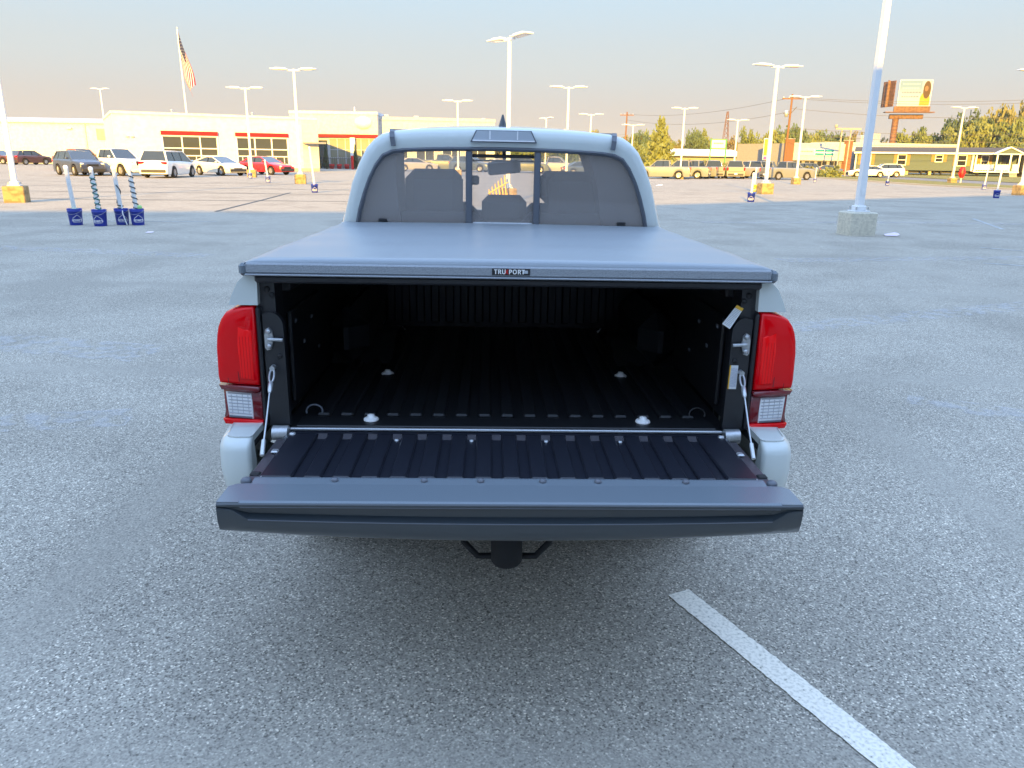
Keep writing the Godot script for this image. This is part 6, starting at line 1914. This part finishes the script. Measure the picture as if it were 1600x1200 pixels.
func trees() -> void:
	var meshes := {"round": [], "tall": []}
	for k in 3:
		meshes.round.append(crown_mesh("round", 10 + k, 2600, 0.075))
		meshes.tall.append(crown_mesh("tall", 20 + k, 3000, 0.065))
	var con := crown_mesh("conifer", 30, 2600, 0.10)
	tree("pointed yellow-green conifer right of the truck cab", on(16.4, -91.2), 6.2, 2.4, con, M.leaf_4, 0.03, "tree", "", "conifer_tree")
	var kinds := ["yellow-green", "golden", "dark green", "orange", "pale lime", "deep green"]
	# high wood on the right: x, z, height, radius, colour
	var wood := [[100, -150, 15.5, 6.0, 3], [95, -158, 15.0, 5.5, 1], [106, -160, 17.5, 6.5, 0], [92, -148, 12.2, 5.0, 0], [87, -156, 12.6, 5.0, 5], [84, -150, 10.8, 4.6, 4], [81, -160, 10.5, 4.6, 2], [77, -156, 9.0, 4.2, 0], [97, -146, 10.5, 4.5, 5], [90, -143, 8.4, 3.6, 4], [102, -143, 9.0, 4.0, 2], [73, -164, 8.3, 4.2, 1], [110, -150, 14.0, 6.0, 1], [68, -168, 7.4, 4.0, 0], [63, -165, 8.4, 3.8, 2], [59, -160, 8.6, 3.6, 4], [55, -158, 7.4, 3.2, 0], [118, -140, 15.0, 6.0, 3], [86, -141, 7.2, 3.2, 0], [78, -147, 7.0, 3.4, 5]]
	var places := ["at the right edge of the picture, tallest crown", "behind the porch gable, second from the right edge", "at the far right behind the tallest crown", "above the porch roof", "left of the porch gable", "above the right end of the green home's roof", "behind the wood's middle, left of the porch", "left end of the high wood, right of the light pole", "low in front of the tallest crowns", "short, just above the porch gable's left slope", "short, at the right edge above the tan home", "right of the billboard post, low", "at the right edge behind the others", "right under the billboard", "left of the billboard post", "left of the near light pole, above the white building", "behind the brick pier, left of the near pole", "outermost at the right edge", "short, above the green home's ridge", "short, right of the light pole with the red bag"]
	for k in wood.size():
		var q: Array = wood[k]
		var kind := "round" if k % 2 == 0 else "tall"
		tree("%s tree %s" % [kinds[q[4]], places[k]], Vector3(q[0], -0.4, q[1]), q[2] * 0.93, q[3], meshes[kind][k % 3], M["leaf_%d" % q[4]], 0.16, "tree", "", "tree", k)
	# band of autumn trees behind the pickups and across the middle distance
	var band := []
	for k in 26:
		band.append([19.0 + k * 2.55 + rng.randf_range(-0.6, 0.6), -196.0 + rng.randf_range(-10, 10), rng.randf_range(6.8, 9.6), rng.randf_range(3.0, 4.4), [1, 3, 0, 1, 2, 0][k % 6]])
	band.append([41.0, -140.0, 7.6, 2.6, 0])
	band.append([43.8, -136.0, 7.8, 3.4, 4])
	band.append([47.8, -139.0, 8.4, 3.4, 2])
	for k in band.size():
		var q: Array = band[k]
		var spot: String = "%s from the left" % ORD[k] if k < 26 else ["just left of the tall utility pole", "just right of the tall utility pole", "above the low shop's right end"][k - 26]
		tree("%s tree in the band behind the pickups, %s" % [kinds[q[4]], spot], Vector3(q[0], -0.4, q[1]), q[2], q[3], meshes["round" if k % 2 else "tall"][k % 3], M["leaf_%d" % q[4]], 0.14, "tree", "distant band of trees behind the pickups", "tree", k)
	for k in 18:
		tree("%s tree far ahead, seen low through the truck's windows, %s from left" % [kinds[[0, 1, 2][k % 3]], ORD[k]], Vector3(-24.0 + 3.0 * k + rng.randf_range(-1, 1), -0.3, -150.0 + rng.randf_range(-12, 12)), rng.randf_range(4.0, 6.2), rng.randf_range(2.6, 3.8), meshes["round"][k % 3], M["leaf_%d" % [0, 1, 2][k % 3]], 0.12, "tree", "low trees far ahead of the truck", "tree", k)
	for k in 5:
		tree("treetop over the white warehouse's roof, %s from the left" % ORD[k], Vector3(-74.0 + 2.6 * k, 0, -140.0 - 2 * k), [7.4, 8.0, 7.6, 7.9, 7.2][k], 3.4, meshes["tall"][k % 3], M["leaf_%d" % [1, 3, 1, 0, 3][k]], 0.2, "tree", "treetops over the warehouse roof", "tree", k)
	# bushes behind the pickups
	var hedge := crown_mesh("hedge", 44, 1700, 0.10)
	for k in 13:
		var x := 11.0 + k * 2.3
		var z := -99.0 + rng.randf_range(-1.6, 1.6)
		var o := thing("bush", "yellow-green bush in the verge behind the parked pickups, %s from the left" % ORD[k], "bush", on(x, z), k * 0.4, "bushes behind the pickups")
		place("foliage", hedge, M["leaf_%d" % [4, 0, 4, 1][k % 4]], o, Transform3D(Basis.from_scale(Vector3(1.8, rng.randf_range(1.5, 2.3), 1.6)), Vector3(0, 0.0, 0)))
		obj("stem", MB.new().tube([Vector3(0, -0.3, 0), Vector3(0.1, 0.9, 0)], [0.08, 0.04], 6), M.bark, o)
	var thin := crown_mesh("conifer", 61, 900, 0.16)
	for q in [[-23.3, -94.8, "first"], [-22.4, -94.8, "second"], [-18.9, -94.8, "third"]]:
		tree("slim dark shrub before the service wing, %s from the left" % q[2], Vector3(q[0], 0, q[1]), 2.7, 0.42, thin, M.leaf_5, 0.05, "shrub", "", "shrub")
	# utility poles and wires
	var poles := [[37.0, -110.0, 10.6, "tall brown utility pole with a transformer, left of the low shop"], [20.7, -152.0, 10.4, "distant utility pole with a crossarm right of the truck's antenna"], [80.0, -96.0, 11.0, "utility pole outside the right edge that carries the wires"]]
	for q in poles:
		var t := thing("utility_pole", q[3], "utility pole", Vector3(q[0], -0.4, q[1]))
		obj("shaft", MB.new().tube([Vector3(0, 0, 0), Vector3(0.15, q[2], 0)], [0.19, 0.12], 9), M.wood_pole, t)
		obj("crossarm", MB.new().bb(Vector3(-1.15, q[2] - 0.65, -0.07), Vector3(1.4, q[2] - 0.5, 0.07)), M.wood_pole, t)
		for k in 4:
			obj("insulator", MB.new().lathe([Vector2(0.05, 0), Vector2(0.08, 0.10), Vector2(0.04, 0.18), Vector2(0, 0.2)], 8, at(Vector3(-1.0 + 0.75 * k, q[2] - 0.5, 0))), M.zinc, t)
		if q[1] == -110.0:
			obj("transformer", MB.new().lathe([Vector2(0, 0), Vector2(0.24, 0.02), Vector2(0.26, 0.8), Vector2(0, 0.88)], 12, at(Vector3(-0.45, q[2] - 2.9, 0.1))), M.zinc, t)
			for s in [-1, 1]:
				obj("brace", MB.new().tube([Vector3(0.05, q[2] - 2.6, 0), Vector3(s * 0.9, q[2] - 2.0 + 0.4 * s, 0)], 0.05, 6), M.wire, t)
	var runs := [[Vector3(37.1, 9.8, -110), Vector3(80.1, 10.4, -96), 1.0], [Vector3(38.2, 9.6, -110), Vector3(81.2, 10.2, -96), 1.1], [Vector3(37.1, 8.4, -110), Vector3(80.1, 8.2, -96), 1.2], [Vector3(20.8, 9.6, -152), Vector3(37.1, 9.8, -110), 1.0], [Vector3(20.8, 8.6, -152), Vector3(37.1, 8.0, -110), 1.2], [Vector3(37.1, 5.9, -110), Vector3(80.1, 6.0, -96), 0.9], [Vector3(37.1, 5.2, -110), Vector3(80.1, 5.1, -96), 1.0], [Vector3(-12, 5.4, -158), Vector3(20.8, 6.0, -152), 0.7]]
	for k in runs.size():
		var q: Array = runs[k]
		var pts := []
		for i in 17:
			var f := i / 16.0
			pts.append(q[0].lerp(q[1], f) - Vector3(0, q[2] * 4.0 * f * (1.0 - f), 0))
		tag(obj("overhead_wire", MB.new().tube(pts, 0.022, 5), M.wire), "thin overhead wire right of the truck, %s" % ["topmost towards the right edge", "second from the top towards the right edge", "third from the top towards the right edge", "upper of two to the distant pole", "lower of two to the distant pole", "just above the shop roof", "lowest, at the shop roof", "low behind the truck's antenna"][k], "wire", "overhead wires")
	# faint lattice mast
	var mt := thing("lattice_mast", "faint lattice mast on the horizon above the white roofs", "mast", Vector3(86.0, 0, -330))
	for s in [[-1, -1], [1, -1], [1, 1], [-1, 1]]:
		obj("leg", MB.new().tube([Vector3(s[0] * 1.6, 0, s[1] * 1.6), Vector3(s[0] * 0.25, 20.5, s[1] * 0.25)], 0.13, 5), M.rust, mt)
	for k in 10:
		var y := 2.0 + 1.85 * k
		var w := lerpf(1.6, 0.25, y / 20.5)
		obj("brace", MB.new().tube([Vector3(-w, y, w), Vector3(w * 0.9, y + 1.7, w)], 0.09, 4).tube([Vector3(w, y, w), Vector3(-w * 0.9, y + 1.7, w)], 0.09, 4), M.rust, mt)


func _ready() -> void:
	rng.seed = 7
	light_and_camera()
	materials()
	ground()
	pickup()
	furniture()
	cars()
	buildings()
	trees()
